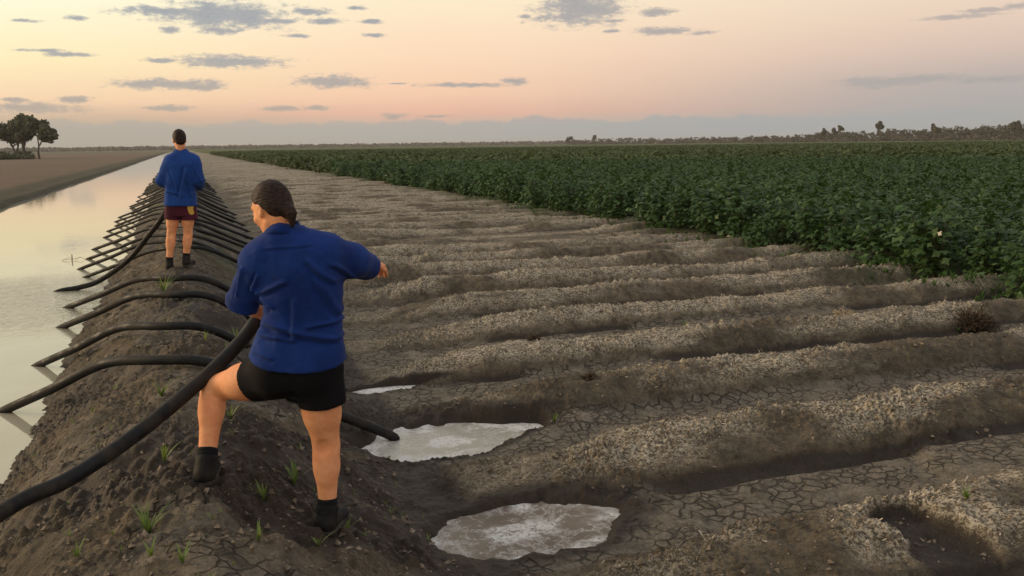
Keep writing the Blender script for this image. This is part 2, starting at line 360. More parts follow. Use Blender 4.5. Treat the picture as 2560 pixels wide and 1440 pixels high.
# ---- water
def water_mat(name, c1, c2, foam=0, rough=.04, bump=.1, bscale=7, swirl=None, spec=.5):
    m, t, b = material(name)
    tc = t.new('ShaderNodeTexCoord').outputs['Object']
    n = t.noise(tc, 1.4, 3)
    c = t.mix(t.step(n, .35, .65), c1, c2)
    h = t.noise(t.vm('MULTIPLY', tc, (1, .55, 1)), bscale, 3, .5)
    if swirl:
        dd = t.vm('LENGTH', t.vm('SUBTRACT', tc, swirl))
        h2 = t.noise(tc, 13, 4, .6, dist=1.6)
        k = t.step(dd, 3.6, .8)
        h = t.math('ADD', t.math('MULTIPLY', h, .4), t.math('MULTIPLY', h2, t.math('MULTIPLY', k, 2.6)))
        line = t.math('MULTIPLY', t.step(t.math('ABSOLUTE', t.math('SUBTRACT', t.noise(tc, 3.2, 5, .6, dist=2.2), .5)), .03, .0), t.step(dd, 3.4, 1.0))
        c = t.mix(t.math('MULTIPLY', line, .8), c, (.09, .078, .06))
    rgh = rough
    if foam:
        fn = t.noise(tc, 3.4, 7, .74, dist=.7); ff = t.noise(tc, 42, 4, .75)
        ln = t.step(t.math('ABSOLUTE', t.math('SUBTRACT', fn, .5)), .035, .0)
        q = t.vm('MULTIPLY', t.vm('SUBTRACT', tc, foam[0]), (1 / foam[1], 1 / foam[2], 0)); rd = t.vm('LENGTH', q); rd = t.math('ADD', rd, t.math('MULTIPLY', t.math('SUBTRACT', t.noise(tc, 3.5, 5, .65, dist=.8), .5), 1.3))
        rim = t.math('MULTIPLY', t.step(rd, .62, .95), t.step(t.noise(tc, 3, 3), .42, .58))
        mid = t.math('MULTIPLY', t.step(rd, .42, .16), .9)
        reg = t.math('MAXIMUM', rim, mid); reg = t.math('MAXIMUM', reg, t.math('MULTIPLY', ln, foam[3]))
        fo = t.math('MULTIPLY', reg, t.step(t.math('ADD', ff, t.math('MULTIPLY', fn, .35)), .50, .72))
        c = t.mix(fo, c, (.74, .71, .66)); rgh = t.step(fo, 0., 1., rough, .85)
        h = t.math('ADD', h, t.math('ADD', t.math('MULTIPLY', fn, 1.2), t.math('MULTIPLY', ff, .3)))
    t.put(b.inputs['Base Color'], c); t.put(b.inputs['Roughness'], rgh); b.inputs['IOR'].default_value = 1.33 if foam else 1.5
    b.inputs['Specular IOR Level'].default_value = spec
    bn = t.new('ShaderNodeBump'); bn.inputs['Strength'].default_value = bump; bn.inputs['Distance'].default_value = .02
    t.put(bn.inputs['Height'], h); t.put(b.inputs['Normal'], bn.outputs[0])
    return m
wm_ch = water_mat('channel_water', (.40, .37, .265), (.45, .41, .30), rough=.03, bump=.22, bscale=6, swirl=(-2.1, 13.2, -.5), spec=.9)
ys = np.concatenate([np.linspace(-30, 0, 4), np.geomspace(2, 1400, 40)])
V = [(xx, yy, WATER_Z) for yy in ys for xx in (-6.9, -4.6, -2.4, -.7)]
F = [(i * 4 + j, i * 4 + j + 1, i * 4 + j + 5, i * 4 + j + 4) for i in range(len(ys) - 1) for j in range(3)]
tag(mesh_np('water', V, F, wm_ch), kind='structure')
pm = [water_mat('frothy_water', (.17, .132, .098), (.23, .185, .14), foam=((1.70, 4.38, 0), .62, .34, .55), rough=.32, bump=1., bscale=9, spec=.25),
      water_mat('silty_water', (.36, .335, .265), (.42, .385, .31), foam=((1.72, 6.0, 0), .6, .3, .4), rough=.08, bump=.4, bscale=9, spec=.7)]
for i, (px, py, a, b_) in enumerate(POOLS):
    n = 40; V = [(px, py, POOL_Z)]; F = []
    for k in range(n):
        V.append((px + 1.5 * a * math.cos(k * math.tau / n), py + 1.5 * b_ * math.sin(k * math.tau / n), POOL_Z))
    F = [(0, 1 + k, 1 + (k + 1) % n) for k in range(n)]
    tag(mesh_np('water', V, F, pm[0] if i == 0 else pm[1]), kind='structure')
#__REST__
# ------------------------------------------------------------------ implicit surfaces for bodies and clothes
class Field:
    def __init__(s, lo, hi, h):
        s.lo = np.array(lo, float); s.h = h; s.n = np.ceil((np.array(hi) - s.lo) / h).astype(int) + 1
        s.D = np.full(s.n, .08, np.float32)
    def box(s, lo, hi):
        a = np.clip(np.floor((np.array(lo) - s.lo) / s.h).astype(int), 0, s.n - 1); b = np.clip(np.ceil((np.array(hi) - s.lo) / s.h).astype(int) + 1, 1, s.n)
        sl = tuple(slice(a[i], b[i]) for i in range(3))
        g = [s.lo[i] + s.h * np.arange(a[i], b[i]) for i in range(3)]
        return sl, g[0][:, None, None], g[1][None, :, None], g[2][None, None, :]
    def union(s, sl, d, k):
        o = s.D[sl]
        if k > 0:
            hh = np.clip(.5 + .5 * (o - d) / k, 0, 1); s.D[sl] = o * (1 - hh) + d * hh - k * hh * (1 - hh)
        else: s.D[sl] = np.minimum(o, d)
    def sub(s, sl, d, k):
        o = s.D[sl]; d = -d
        hh = np.clip(.5 - .5 * (o - d) / k, 0, 1); s.D[sl] = o * (1 - hh) + d * hh + k * hh * (1 - hh)
    def cone(s, a, b, ra, rb, k=.02, cut=None, sub=False, e=1.):
        a = np.array(a, float); b = np.array(b, float); m = max(ra, rb) + k + .03
        sl, X, Y, Z = s.box(np.minimum(a, b) - m, np.maximum(a, b) + m)
        ab = b - a; L = max(ab @ ab, 1e-9)
        tt = ((X - a[0]) * ab[0] + (Y - a[1]) * ab[1] + (Z - a[2]) * ab[2]) / L
        t_ = np.clip(tt, 0, 1)
        d = np.sqrt((X - a[0] - t_ * ab[0]) ** 2 + (Y - a[1] - t_ * ab[1]) ** 2 + (Z - a[2] - t_ * ab[2]) ** 2) - (ra + (rb - ra) * t_)
        if cut is not None: d = np.maximum(d, (tt - cut) * math.sqrt(L))
        (s.sub if sub else s.union)(sl, d, k)
    def ell(s, c, r, k=.02, M=None, sub=False, post=None):
        c = np.array(c, float); r = np.array(r, float); m = r.max() + k + .03
        sl, X, Y, Z = s.box(c - m, c + m)
        P = [X - c[0], Y - c[1], Z - c[2]]
        if M is not None: P = [P[0] * M[0][i] + P[1] * M[1][i] + P[2] * M[2][i] for i in range(3)]
        k0 = np.sqrt((P[0] / r[0]) ** 2 + (P[1] / r[1]) ** 2 + (P[2] / r[2]) ** 2)
        k1 = np.sqrt((P[0] / r[0] ** 2) ** 2 + (P[1] / r[1] ** 2) ** 2 + (P[2] / r[2] ** 2) ** 2) + 1e-6
        d = k0 * (k0 - 1) / k1
        if post: d = post(d, P)
        (s.sub if sub else s.union)(sl, d, k)
    def loft(s, rows, k=.03, e=2.3):
        A = np.array(rows, float); z0, z1 = A[0, 0], A[-1, 0]; m = .06
        sl, X, Y, Z = s.box((A[:, 1] - A[:, 3]).min() * 1. - m if 0 else ((A[:, 1] - A[:, 3]).min() - m, (A[:, 2] - A[:, 4]).min() - m, z0 - m), ((A[:, 1] + A[:, 3]).max() + m, (A[:, 2] + A[:, 4]).max() + m, z1 + m))
        zf = np.linspace(z0, z1, 200)
        def ip(c):
            v = np.interp(zf, A[:, 0], A[:, c]); kk = np.ones(15) / 15; vp = np.pad(v, 7, mode='edge'); v = np.convolve(vp, kk, 'valid'); return np.interp(Z, zf, v)
        cx, cy, a, b_ = ip(1), ip(2), ip(3), ip(4)
        q = (np.abs((X - cx) / a) ** e + np.abs((Y - cy) / b_) ** e) ** (1 / e)
        d = (q - 1) * np.minimum(a, b_)
        d = np.maximum(d, np.maximum(z0 - Z, Z - z1))
        s.union(sl, d, k)
    def plane(s, p, n):
        """keep what lies behind the plane (p, n)"""
        g = [s.lo[i] + s.h * np.arange(s.n[i]) for i in range(3)]
        n = np.array(n, float); n /= np.linalg.norm(n)
        d = (g[0][:, None, None] - p[0]) * n[0] + (g[1][None, :, None] - p[1]) * n[1] + (g[2][None, None, :] - p[2]) * n[2]
        s.D = np.maximum(s.D, d.astype(np.float32))
    def mesh(s):
        D = s.D; S = D < 0; nx, ny, nz = D.shape
        c = np.zeros((nx - 1, ny - 1, nz - 1), np.int8)
        for i in (0, 1):
            for j in (0, 1):
                for k in (0, 1): c += S[i:nx - 1 + i, j:ny - 1 + j, k:nz - 1 + k]
        I = np.argwhere((c > 0) & (c < 8)); idx = np.full(c.shape, -1, np.int32); idx[tuple(I.T)] = np.arange(len(I))
        acc = np.zeros((len(I), 3)); cnt = np.zeros(len(I))
        cor = [(i, j, k) for i in (0, 1) for j in (0, 1) for k in (0, 1)]
        for a in cor:
            for ax in range(3):
                if a[ax]: continue
                b_ = list(a); b_[ax] = 1
                va = D[tuple((I + a).T)]; vb = D[tuple((I + b_).T)]
                m = (va < 0) != (vb < 0); tt = np.where(m, va / np.where(m, va - vb, 1), 0)
                p = np.tile(np.array(a, float), (len(I), 1)); p[:, ax] = tt
                acc += p * m[:, None]; cnt += m
        V = (I + acc / cnt[:, None]) * s.h + s.lo
        Fs = []
        for ax in range(3):
            u, v = (ax + 1) % 3, (ax + 2) % 3
            sa = [slice(None)] * 3; sb = [slice(None)] * 3; sa[ax] = slice(0, -1); sb[ax] = slice(1, None)
            E = np.argwhere(S[tuple(sa)] != S[tuple(sb)])
            E = E[(E[:, u] > 0) & (E[:, v] > 0) & (E[:, u] < s.n[u] - 1) & (E[:, v] < s.n[v] - 1)]
            ins = S[tuple(E.T)]
            du = np.zeros(3, int); du[u] = 1; dv = np.zeros(3, int); dv[v] = 1
            q = np.stack([idx[tuple((E - du - dv).T)], idx[tuple((E - dv).T)], idx[tuple(E.T)], idx[tuple((E - du).T)]], 1)
            q[~ins] = q[~ins][:, ::-1]; Fs.append(q)
        return V, np.concatenate(Fs)

def vnormals(V, F):
    n = np.cross(V[F[:, 2]] - V[F[:, 0]], V[F[:, 3]] - V[F[:, 1]]); N = np.zeros_like(V)
    for i in range(4): np.add.at(N, F[:, i], n)
    return N / (np.linalg.norm(N, axis=1)[:, None] + 1e-9)
def relax(V, F, it=2):
    for _ in range(it):
        S_ = np.zeros_like(V); c = np.zeros(len(V))
        for i in range(4):
            a, b_ = F[:, i], F[:, (i + 1) % 4]
            np.add.at(S_, a, V[b_]); np.add.at(c, a, 1); np.add.at(S_, b_, V[a]); np.add.at(c, b_, 1)
        V = V * .4 + .6 * S_ / c[:, None]
    return V
def unit(v): v = np.array(v, float); return v / np.linalg.norm(v)

def head_frame(fdir, tilt=0.):
    f_ = unit(fdir); rgt = unit(np.cross(f_, (0, 0, 1))); up = np.cross(rgt, f_)
    rgt2 = rgt * math.cos(tilt) + up * math.sin(tilt); up2 = np.cross(rgt2, f_)
    return rgt2, f_, up2
def hand(F, w, ax, n, side, curl=(55, 60, 45), sc=1.):
    """wrist, direction of the fingers, palm normal, +1/-1 for the thumb side"""
    ax = unit(ax); n = np.array(n, float); n = unit(n - ax * (n @ ax)); sd_ = np.cross(ax, n) * side
    w = np.array(w, float)
    F.ell(w + ax * .048 * sc, (.030 * sc, .046 * sc, .016 * sc), .012, np.stack([sd_, ax, n], 1))
    L = [(.040, .026, .020), (.045, .029, .021), (.041, .027, .020), (.033, .021, .018)]
    for i in range(4):
        off = (.030, .010, -.010, -.029)[i] * sc
        k0 = w + ax * (.086 - .004 * (i == 0) - .010 * (i == 3)) * sc + sd_ * off
        F.cone(w + ax * .02 * sc + sd_ * off * .6, k0, .014 * sc, .0115 * sc, .008)
        p = k0; a = 0
        for j in range(3):
            a += R(curl[j] * (.88 + .09 * i)); d = ax * math.cos(a) + n * math.sin(a); q = p + d * L[i][j] * sc
            F.cone(p, q, (.0098 - .0008 * j) * sc, (.0090 - .0009 * j) * sc, .002); p = q
    p = w + ax * .022 * sc + sd_ * .022 * sc; q = p + (ax * .55 + sd_ * .75 + n * .35) * .040 * sc
    q2 = q + (ax * .8 + sd_ * .15 + n * .6) * .032 * sc; q3 = q2 + (ax * .75 - sd_ * .2 + n * .7) * .024 * sc
    F.cone(p, q, .015 * sc, .012 * sc, .008); F.cone(q, q2, .0115 * sc, .0105 * sc, .003); F.cone(q2, q3, .0105 * sc, .008 * sc, .003)

def build_person(P):
    J = {k: np.array(v, float) for k, v in P['J'].items()}
    root = empty('person', P['loc'], P['rz']); tag(root, P['label'], 'person')
    lo, hi = P['lo'], P['hi']
    B = Field(lo, hi, P['h'])
    hr, hf, hu = head_frame(P['face'], P.get('tilt', 0)); hc = J['head']; s = P['hs']
    H = lambda x, y, z: hc + (hr * x + hf * y + hu * z) * s
    M = np.stack([hr, hf, hu], 1)
    # legs
    for sd_ in 'LR':
        hp, kn, an = J['hip' + sd_], J['knee' + sd_], J['ank' + sd_]
        t_, kr, cr, ar = P['thigh'], P['kneer'], P['calf'], P['ankr']
        B.cone(hp, hp + (kn - hp) * .55, t_, t_ * .86, .03); B.cone(hp + (kn - hp) * .5, kn, t_ * .87, kr, .03)
        sh = unit(an - kn); back = unit(np.cross(np.cross(sh, P['calfback'][sd_]), sh) * -1 if 0 else np.array(P['calfback'][sd_], float) - sh * (sh @ np.array(P['calfback'][sd_], float)))
        B.cone(kn, kn + (an - kn) * .35, kr * .97, cr, .025); B.cone(kn + (an - kn) * .3, an, cr, ar, .03)
        cm_ = kn + (an - kn) * .30 + back * cr * .42
        side = np.cross(sh, back)
        B.cone(cm_ - side * .018 - sh * .05, cm_ - side * .014 + sh * .07, cr * .62, cr * .42, .03); B.cone(cm_ + side * .018 - sh * .04, cm_ + side * .014 + sh * .06, cr * .60, cr * .42, .03)
        B.cone(kn - back * kr * .35 - sh * .02, kn - back * kr * .35 + sh * .03, kr * .62, kr * .5, .02)
        # hollow behind the knee
        if P['hollow'] and sd_ in P['hollow']:
            B.ell(kn + back * kr * 1.18 + sh * .0, (.018, .018, .03), .03, sub=True)
        B.cone(an, J['foot' + sd_] + np.array((0, 0, .05)), ar, .035, .02)
        B.cone(J['foot' + sd_] + (0, 0, .045), J['toe' + sd_] + (0, 0, .03), .036, .022, .02)
    B.ell((J['hipL'] + J['hipR']) / 2 + (0, 0, .02), (abs(J['hipR'][0] - J['hipL'][0]) / 2 + .06, .08, .09), .03)
    # trunk (kept inside the shirt)
    pv = (J['hipL'] + J['hipR']) / 2
    B.cone(pv + (0, 0, .06), J['chest'], .085, .078, .04); B.cone(J['chest'], J['neck'] - (0, 0, .03), .078, .050, .04)
    B.cone(J['shL'], J['shR'], .04, .04, .03)
    B.cone(J['neck'] - (0, 0, .06), H(0, -.035, -.06), .056 * s, .053 * s, .02)
    for sd_ in 'LR':
        B.cone(J['sh' + sd_], J['elb' + sd_], .050, .038, .03); B.cone(J['elb' + sd_], J['elb' + sd_] * .6 + J['wr' + sd_] * .4, .040, .038, .02)
        B.cone(J['elb' + sd_] * .6 + J['wr' + sd_] * .4, J['wr' + sd_], .038, .025, .02)
        hd = P['hand' + sd_]; hand(B, J['wr' + sd_], hd[0], hd[1], hd[2], hd[3], 1.)
    # head and face
    B.ell(H(0, -.012, .022), np.array((.074, .094, .090)) * s, .01, M)
    B.ell(H(0, .022, -.045), np.array((.057, .062, .070)) * s, .03, M)
    B.ell(H(0, .055, -.098), np.array((.022, .020, .018)) * s, .025, M)
    B.cone(H(-.045, -.005, -.070), H(-.015, .058, -.102), .014 * s, .013 * s, .02); B.cone(H(.045, -.005, -.070), H(.015, .058, -.102), .014 * s, .013 * s, .02)
    B.ell(H(0, .072, .028), np.array((.050, .016, .016)) * s, .015, M)
    for sx in (-1, 1):
        B.ell(H(sx * .038, .058, -.032), np.array((.022, .020, .018)) * s, .02, M)
        B.ell(H(sx * .031, .092, .000), np.array((.017, .012, .010)) * s, .010, M, sub=True)
        B.ell(H(sx * .031, .073, .000), np.array((.0135, .0135, .0125)) * s, .003, M)
        ec = H(sx * .073, -.008, -.012)
        B.ell(ec, np.array((.009, .017, .030)) * s, .004, M); B.ell(ec + hr * sx * .009 * s, np.array((.005, .009, .016)) * s, .004, M, sub=True)
        B.ell(H(sx * .069, -.002, -.036), np.array((.007, .010, .012)) * s, .006, M)
    B.cone(H(0, .084, .006), H(0, .106, -.034), .007 * s, .012 * s, .010); B.ell(H(-.010, .097, -.038), np.array((.007, .010, .007)) * s, .006, M); B.ell(H(.010, .097, -.038), np.array((.007, .010, .007)) * s, .006, M)
    B.ell(H(0, .082, -.063), np.array((.023, .012, .005)) * s, .006, M); B.ell(H(0, .081, -.073), np.array((.020, .011, .006)) * s, .006, M)
    V, F = B.mesh(); V = relax(V, F, 1)
    body = mesh_np('body', V, F, P['skin'], root)
    # hair
    Hr = Field(hc - .2, hc + .2, P['hh'])
    def cutf(d, Q): return np.maximum(d, (Q[1] - P['hairk'] * Q[2] - P['hairf'] * s) * .75)
    Hr.ell(H(0, -.013, .024), np.array((.0805, .102, .099)) * s, 0, M, post=cutf)
    Hr.ell(H(0, -.055, -.025), np.array((.060, .052, .060)) * s, .03, M)
    P['hairx'](Hr, H, M, s)
    for sx in (-1, 1): Hr.ell(H(sx * .080, -.004, -.020), np.array((.016, .022, .034)) * s, .008, M, sub=True)
    V, F = Hr.mesh(); V = relax(V, F, 1); N = vnormals(V, F)
    q = (V - hc) @ M
    ang = np.arctan2(q[:, 0], q[:, 2] + .02); V = V + N * (.0007 * np.sin(ang * 46 + 6 * vnoise3(q * 14)) + .003 * vnoise3(q * 40, 4))[:, None]
    mesh_np('hair', V, F, P['hairm'], root)
    # shirt
    S = Field(lo, hi, P['hc']); P['shirt'](S, J)
    V, F = S.mesh(); V = relax(V, F, 1); N = vnormals(V, F)
    disp = np.zeros(len(V))
    q = V * np.array((1, 1, .62)); disp += .016 * vnoise3(q * 7, 1) + .012 * (.25 - np.abs(vnoise3(q * 13, 2))) + .004 * vnoise3(V * 38, 3)
    for (a, b_, w, am) in P['folds']:
        a = np.array(a, float); b_ = np.array(b_, float); ab = b_ - a; ab[1] = 0
        dv = V - a; dv[:, 1] = 0
        tt = (dv @ ab) / (ab @ ab); tc_ = np.clip(tt, 0, 1)
        off = dv - tc_[:, None] * ab; sg = np.sign(off[:, 0] * ab[2] - off[:, 2] * ab[0]); dd = np.sqrt((off ** 2).sum(1)) * sg
        dd = dd + .012 * vnoise3(V * 14, 9)
        prof = (np.exp(-(dd / w) ** 2) - .8 * np.exp(-((dd - 1.5 * w) / (w * .9)) ** 2))
        fade_ = np.exp(-(np.maximum(np.abs(tt - .5) - .42, 0) / .12) ** 2)
        disp += 1.45 * am * prof * fade_ * (N[:, 1] < .3)
    V = V + N * disp[:, None]
    shirt = mesh_np('shirt', V, F, P['shirtm'], root)
    if P.get('collar'): P['collar'](root)
    S = Field(lo, hi, P['hc']); P['shorts'](S, J)
    V, F = S.mesh(); V = relax(V, F, 1); N = vnormals(V, F); V = V + N * (.006 * vnoise3(V * 16, 6) + P.get('srough', 0) * vnoise3(V * (9, 9, 3), 7))[:, None]
    shorts = mesh_np('shorts', V, F, P['shortm'], root)
    if P.get('patch'): P['patch'](shorts)
    for sd_ in 'LR':
        K = Field(lo, hi, P['hc']); an, ft, toe = J['ank' + sd_], J['foot' + sd_], J['toe' + sd_]; kn = J['knee' + sd_]
        up = unit(kn - an); top = an + up * P['sock']
        K.cone(an - up * .02, top + up * .05, P['ankr'] + .007, P['ankr'] + .011, .0, cut=(P['sock'] + .02) / (P['sock'] + .07))
        V, F = K.mesh(); N = vnormals(V, F); V = V + N * (.0022 * np.sin(((V - an) @ up) * 420))[:, None]
        mesh_np('sock', V, F, P['sockm'], root)
        K = Field(lo, hi, P['hc']); fd = unit((toe - ft) * (1, 1, 0)); rt = np.cross(fd, (0, 0, 1))
        K.cone(ft + (0, 0, .055), an + up * P['boot'], .048, P['ankr'] + .014, .02, cut=1.)
        K.cone(ft + (0, 0, .048) - fd * .01, toe + (0, 0, .042) - fd * .03, .044, .036, .02)
        K.ell(toe + (0, 0, .04) - fd * .035, (.042, .05, .036), .02, np.stack([rt, fd, np.array((0, 0, 1.))], 1))
        K.plane(ft + (0, 0, .018), (0, 0, -1)); V, F = K.mesh(); V = relax(V, F, 1)
        V = V + vnormals(V, F) * (.004 * vnoise3(V * 30, 8))[:, None]
        bt = mesh_np('boot', V, F, P['bootm'], root)
        K = Field(lo, hi, P['hc'])
        K.cone(ft + (0, 0, .012) - fd * .008, toe + (0, 0, .012) - fd * .03, .049, .043, .01); K.plane(ft + (0, 0, .024), (0, 0, 1)); K.plane(ft + (0, 0, .001), (0, 0, -1))
        V, F = K.mesh(); mesh_np('sole', V, F, P['solem'], bt)
    return root

m_skin, t, b = material('skin')
tc = t.new('ShaderNodeTexCoord').outputs['Object']
t.put(b.inputs['Base Color'], t.mix(t.step(t.noise(tc, 14, 6, .7), .36, .64), (.80, .31, .135), (.88, .40, .19)))
b.inputs['Roughness'].default_value = .62; b.inputs['Specular IOR Level'].default_value = .22
b.inputs['Subsurface Weight'].default_value = .12; b.inputs['Subsurface Radius'].default_value = (.02, .008, .004); b.inputs['Subsurface Scale'].default_value = .5
bn = t.new('ShaderNodeBump'); bn.inputs['Strength'].default_value = .15; bn.inputs['Distance'].default_value = .004; t.put(bn.inputs['Height'], t.noise(tc, 160, 3)); t.put(b.inputs['Normal'], bn.outputs[0])
def cloth(name, c1, c2, sheen=.15, rough=.85, wscale=500, blotch=4):
    m, t, b = material(name)
    tc = t.new('ShaderNodeTexCoord').outputs['Object']
    c = t.mix(t.step(t.noise(tc, blotch, 5, .6), .32, .68), c1, c2)
    t.put(b.inputs['Base Color'], c); b.inputs['Roughness'].default_value = rough; b.inputs['Specular IOR Level'].default_value = .15
    b.inputs['Sheen Weight'].default_value = sheen; b.inputs['Sheen Roughness'].default_value = .6
    bn = t.new('ShaderNodeBump'); bn.inputs['Strength'].default_value = .35; bn.inputs['Distance'].default_value = .004
    h = t.math('ADD', t.noise(tc, 45, 4, .6, dist=.8), t.math('MULTIPLY', t.noise(tc, wscale, 2), .3)); t.put(bn.inputs['Height'], h); t.put(b.inputs['Normal'], bn.outputs[0])
    return m
m_shirt = cloth('blue_drill', (.0055, .021, .115), (.010, .038, .185), .04)
m_shirt_far = cloth('blue_drill_far', (.009, .040, .18), (.015, .062, .26), .06)
m_black = cloth('black_jersey', (.004, .0035, .004), (.008, .007, .008), .0)
m_maroon = cloth('maroon_jersey', (.055, .008, .018), (.085, .012, .026), .05)
m_sock = cloth('black_knit', (.007, .007, .008), (.012, .012, .013), .03)
m_boot = simple('dark_boot_leather', (.006, .005, .005), (.020, .016, .012), .75, 14, .4, 60)
m_sole = simple('boot_rubber', (.02, .018, .016), (.05, .04, .03), .85, 20)
m_hair, t, b = material('dark_brown_hair')
tc = t.new('ShaderNodeTexCoord').outputs['Object']
t.put(b.inputs['Base Color'], t.mix(t.step(t.noise(t.vm('MULTIPLY', tc, (40, 40, 150)), 1, 4, .7), .38, .62), (.010, .005, .003), (.042, .020, .011)))
b.inputs['Roughness'].default_value = .6; b.inputs['Specular IOR Level'].default_value = .2
bn = t.new('ShaderNodeBump'); bn.inputs['Strength'].default_value = .5; bn.inputs['Distance'].default_value = .004
t.put(bn.inputs['Height'], t.noise(t.vm('MULTIPLY', tc, (60, 60, 260)), 1, 3)); t.put(b.inputs['Normal'], bn.outputs[0])
m_patch = simple('yellow_patch', (.55, .30, .03), (.62, .40, .08), .8, 60)

# ---- the near worker, astride the bank and stooping a little over the pipe in her left hand
B1 = Vector((.27, 3.98, -.2))
gL = gz(-.02, 4.07) + .188; gR = gz(.52, 3.89) + .188
def near_shirt(S, J):
    S.loft([(.70, .168, .0, .218, .146), (.76, .167, .0, .217, .145), (.86, .182, .0, .193, .126), (.965, .206, .0, .168, .108), (1.07, .206, .005, .176, .115), (1.18, .203, .012, .186, .120), (1.25, .185, .02, .165, .110), (1.31, .158, .022, .105, .085), (1.35, .140, .02, .066, .062)], .0, 2.4)
    S.cone((.03, .015, 1.205), (-.085, .075, 1.005), .082, .074, .05, cut=1.)
    S.cone((.10, .02, 1.26), (.02, .01, 1.20), .075, .078, .05)
    S.cone((.30, .02, 1.235), (.415, .12, 1.192), .085, .073, .05); S.cone((.415, .12, 1.192), (.455, .235, 1.150), .073, .062, .03, cut=1.)
    S.cone((.20, .02, 1.29), (.31, .02, 1.245), .06, .075, .05)
    # rolled cuffs
    S.cone((-.078, .071, 1.018), (-.089, .077, .992), .077, .077, .004, cut=1.)
    S.cone((.447, .212, 1.158), (.460, .250, 1.145), .066, .066, .004, cut=1.)
    g = S.lo[0] + S.h * np.arange(S.n[0]); gz_ = S.lo[2] + S.h * np.arange(S.n[2])
    hz_ = np.interp(g, (-.09, -.04, .0, .08, .18, .30, .36, .40), (.84, .80, .772, .748, .737, .740, .750, .765))
    S.D = np.maximum(S.D, (hz_[:, None, None] - gz_[None, None, :]).astype(np.float32))
def near_shorts(S, J):
    S.loft([(.66, .165, .0, .160, .108), (.72, .170, .0, .188, .116), (.80, .168, .0, .180, .108), (.86, .172, .0, .160, .09)], 0, 2.2)
    S.cone((.265, .0, .71), (.272, .008, .560), .110, .106, .03, cut=1.)
    S.ell((.235, -.035, .70), (.10, .09, .09), .04); S.ell((.09, -.035, .70), (.10, .09, .09), .04)
    a = np.array((.095, .0, .705)); k_ = np.array((-.30, .22, .574)); S.cone(a, a + (k_ - a) * .36, .112, .106, .04, cut=1.)
def near_collar(root):
    n = 40; V = []; F = []
    for i in range(n + 1):
        a = i / n * math.tau * .86 + math.tau * .07 + math.pi / 2
        for j, (r_, z_) in enumerate(((.070, 1.325), (.064, 1.372), (.067, 1.376), (.082, 1.335), (.078, 1.332))):
            V.append((.136 + r_ * math.cos(a) * 1.02, .018 + r_ * math.sin(a) * 1.0, z_ + .012 * math.cos(a) * 0 + .006 * math.sin(3 * a)))
    m = 5
    for i in range(n):
        for j in range(m): F.append((i * m + j, (i + 1) * m + j, (i + 1) * m + (j + 1) % m, i * m + (j + 1) % m))
    mesh_np('collar', V, F, m_shirt, root)
def bun(Hr, H, M, s):
    Hr.ell(H(0, -.105, -.058), np.array((.030, .028, .034)) * s, .018, M)
    Hr.cone(H(0, -.115, -.075), H(.0, -.100, -.125), .022 * s, .010 * s, .015)
build_person(dict(loc=B1, rz=-YAW, label='person with tied-back hair, blue shirt and black shorts straddling the bank, one arm out',
    lo=(-.46, -.30, -.13), hi=(.66, .60, 1.64), h=.0048, hc=.0055, hh=.0035, hs=.98,
    J=dict(head=(.085, .035, 1.440), neck=(.136, .015, 1.345), chest=(.20, .01, 1.13), shL=(.035, .015, 1.215), shR=(.315, .02, 1.245),
        elbL=(-.070, .072, 1.02), wrL=(-.015, .27, .905), elbR=(.432, .20, 1.165), wrR=(.462, .40, 1.135),
        hipL=(.095, .0, .70), hipR=(.255, .0, .70), kneeL=(-.285, .22, .580), ankL=(-.282, .055, gL + .115), footL=(-.286, .03, gL), toeL=(-.31, .19, gL + .005),
        kneeR=(.276, .03, .355), ankR=(.275, .0, gR + .115), footR=(.272, -.02, gR), toeR=(.31, .15, gR - .02)),
    thigh=.095, kneer=.058, calf=.054, ankr=.038, calfback=dict(L=(.15, -1, .2), R=(0, -1, 0)), hollow='R',
    handL=((.35, .75, -.45), (.85, -.2, .35), 1, (60, 65, 45)), handR=((.15, .98, -.10), (-.3, 0, -1), -1, (28, 36, 25)),
    face=(-.74, .52, -.40), tilt=-.05, hairk=1.0, hairf=.022, hairx=bun, skin=m_skin, hairm=m_hair, shirtm=m_shirt, shortm=m_black, sockm=m_sock, bootm=m_boot, solem=m_sole,
    shirt=near_shirt, shorts=near_shorts, collar=near_collar, sock=.045, boot=.01,
    folds=[((.00, 0, 1.10), (.10, 0, 1.02), .012, .012), ((.03, 0, 1.08), (.17, 0, 1.13), .010, .009), ((.05, 0, .95), (.36, 0, .87), .014, .013), ((.02, 0, .90), (.20, 0, .88), .010, .008), ((.02, 0, 1.03), (.03, 0, .93), .010, .007),
           ((.30, 0, 1.14), (.37, 0, .98), .014, .008), ((.20, 0, 1.05), (.19, 0, .88), .016, .008), ((.26, 0, 1.22), (.36, 0, 1.12), .012, .009), ((.36, 0, 1.2), (.43, 0, 1.13), .010, .008), ((-.03, 0, 1.19), (-.08, 0, 1.06), .010, .007), ((.04, 0, 1.16), (.0, 0, 1.09), .008, .008),
           ((.25, 0, .93), (.39, 0, .95), .010, .009), ((.0, 0, .83), (.10, 0, .80), .010, .006), ((.08, 0, 1.27), (.28, 0, 1.28), .006, .003)]))

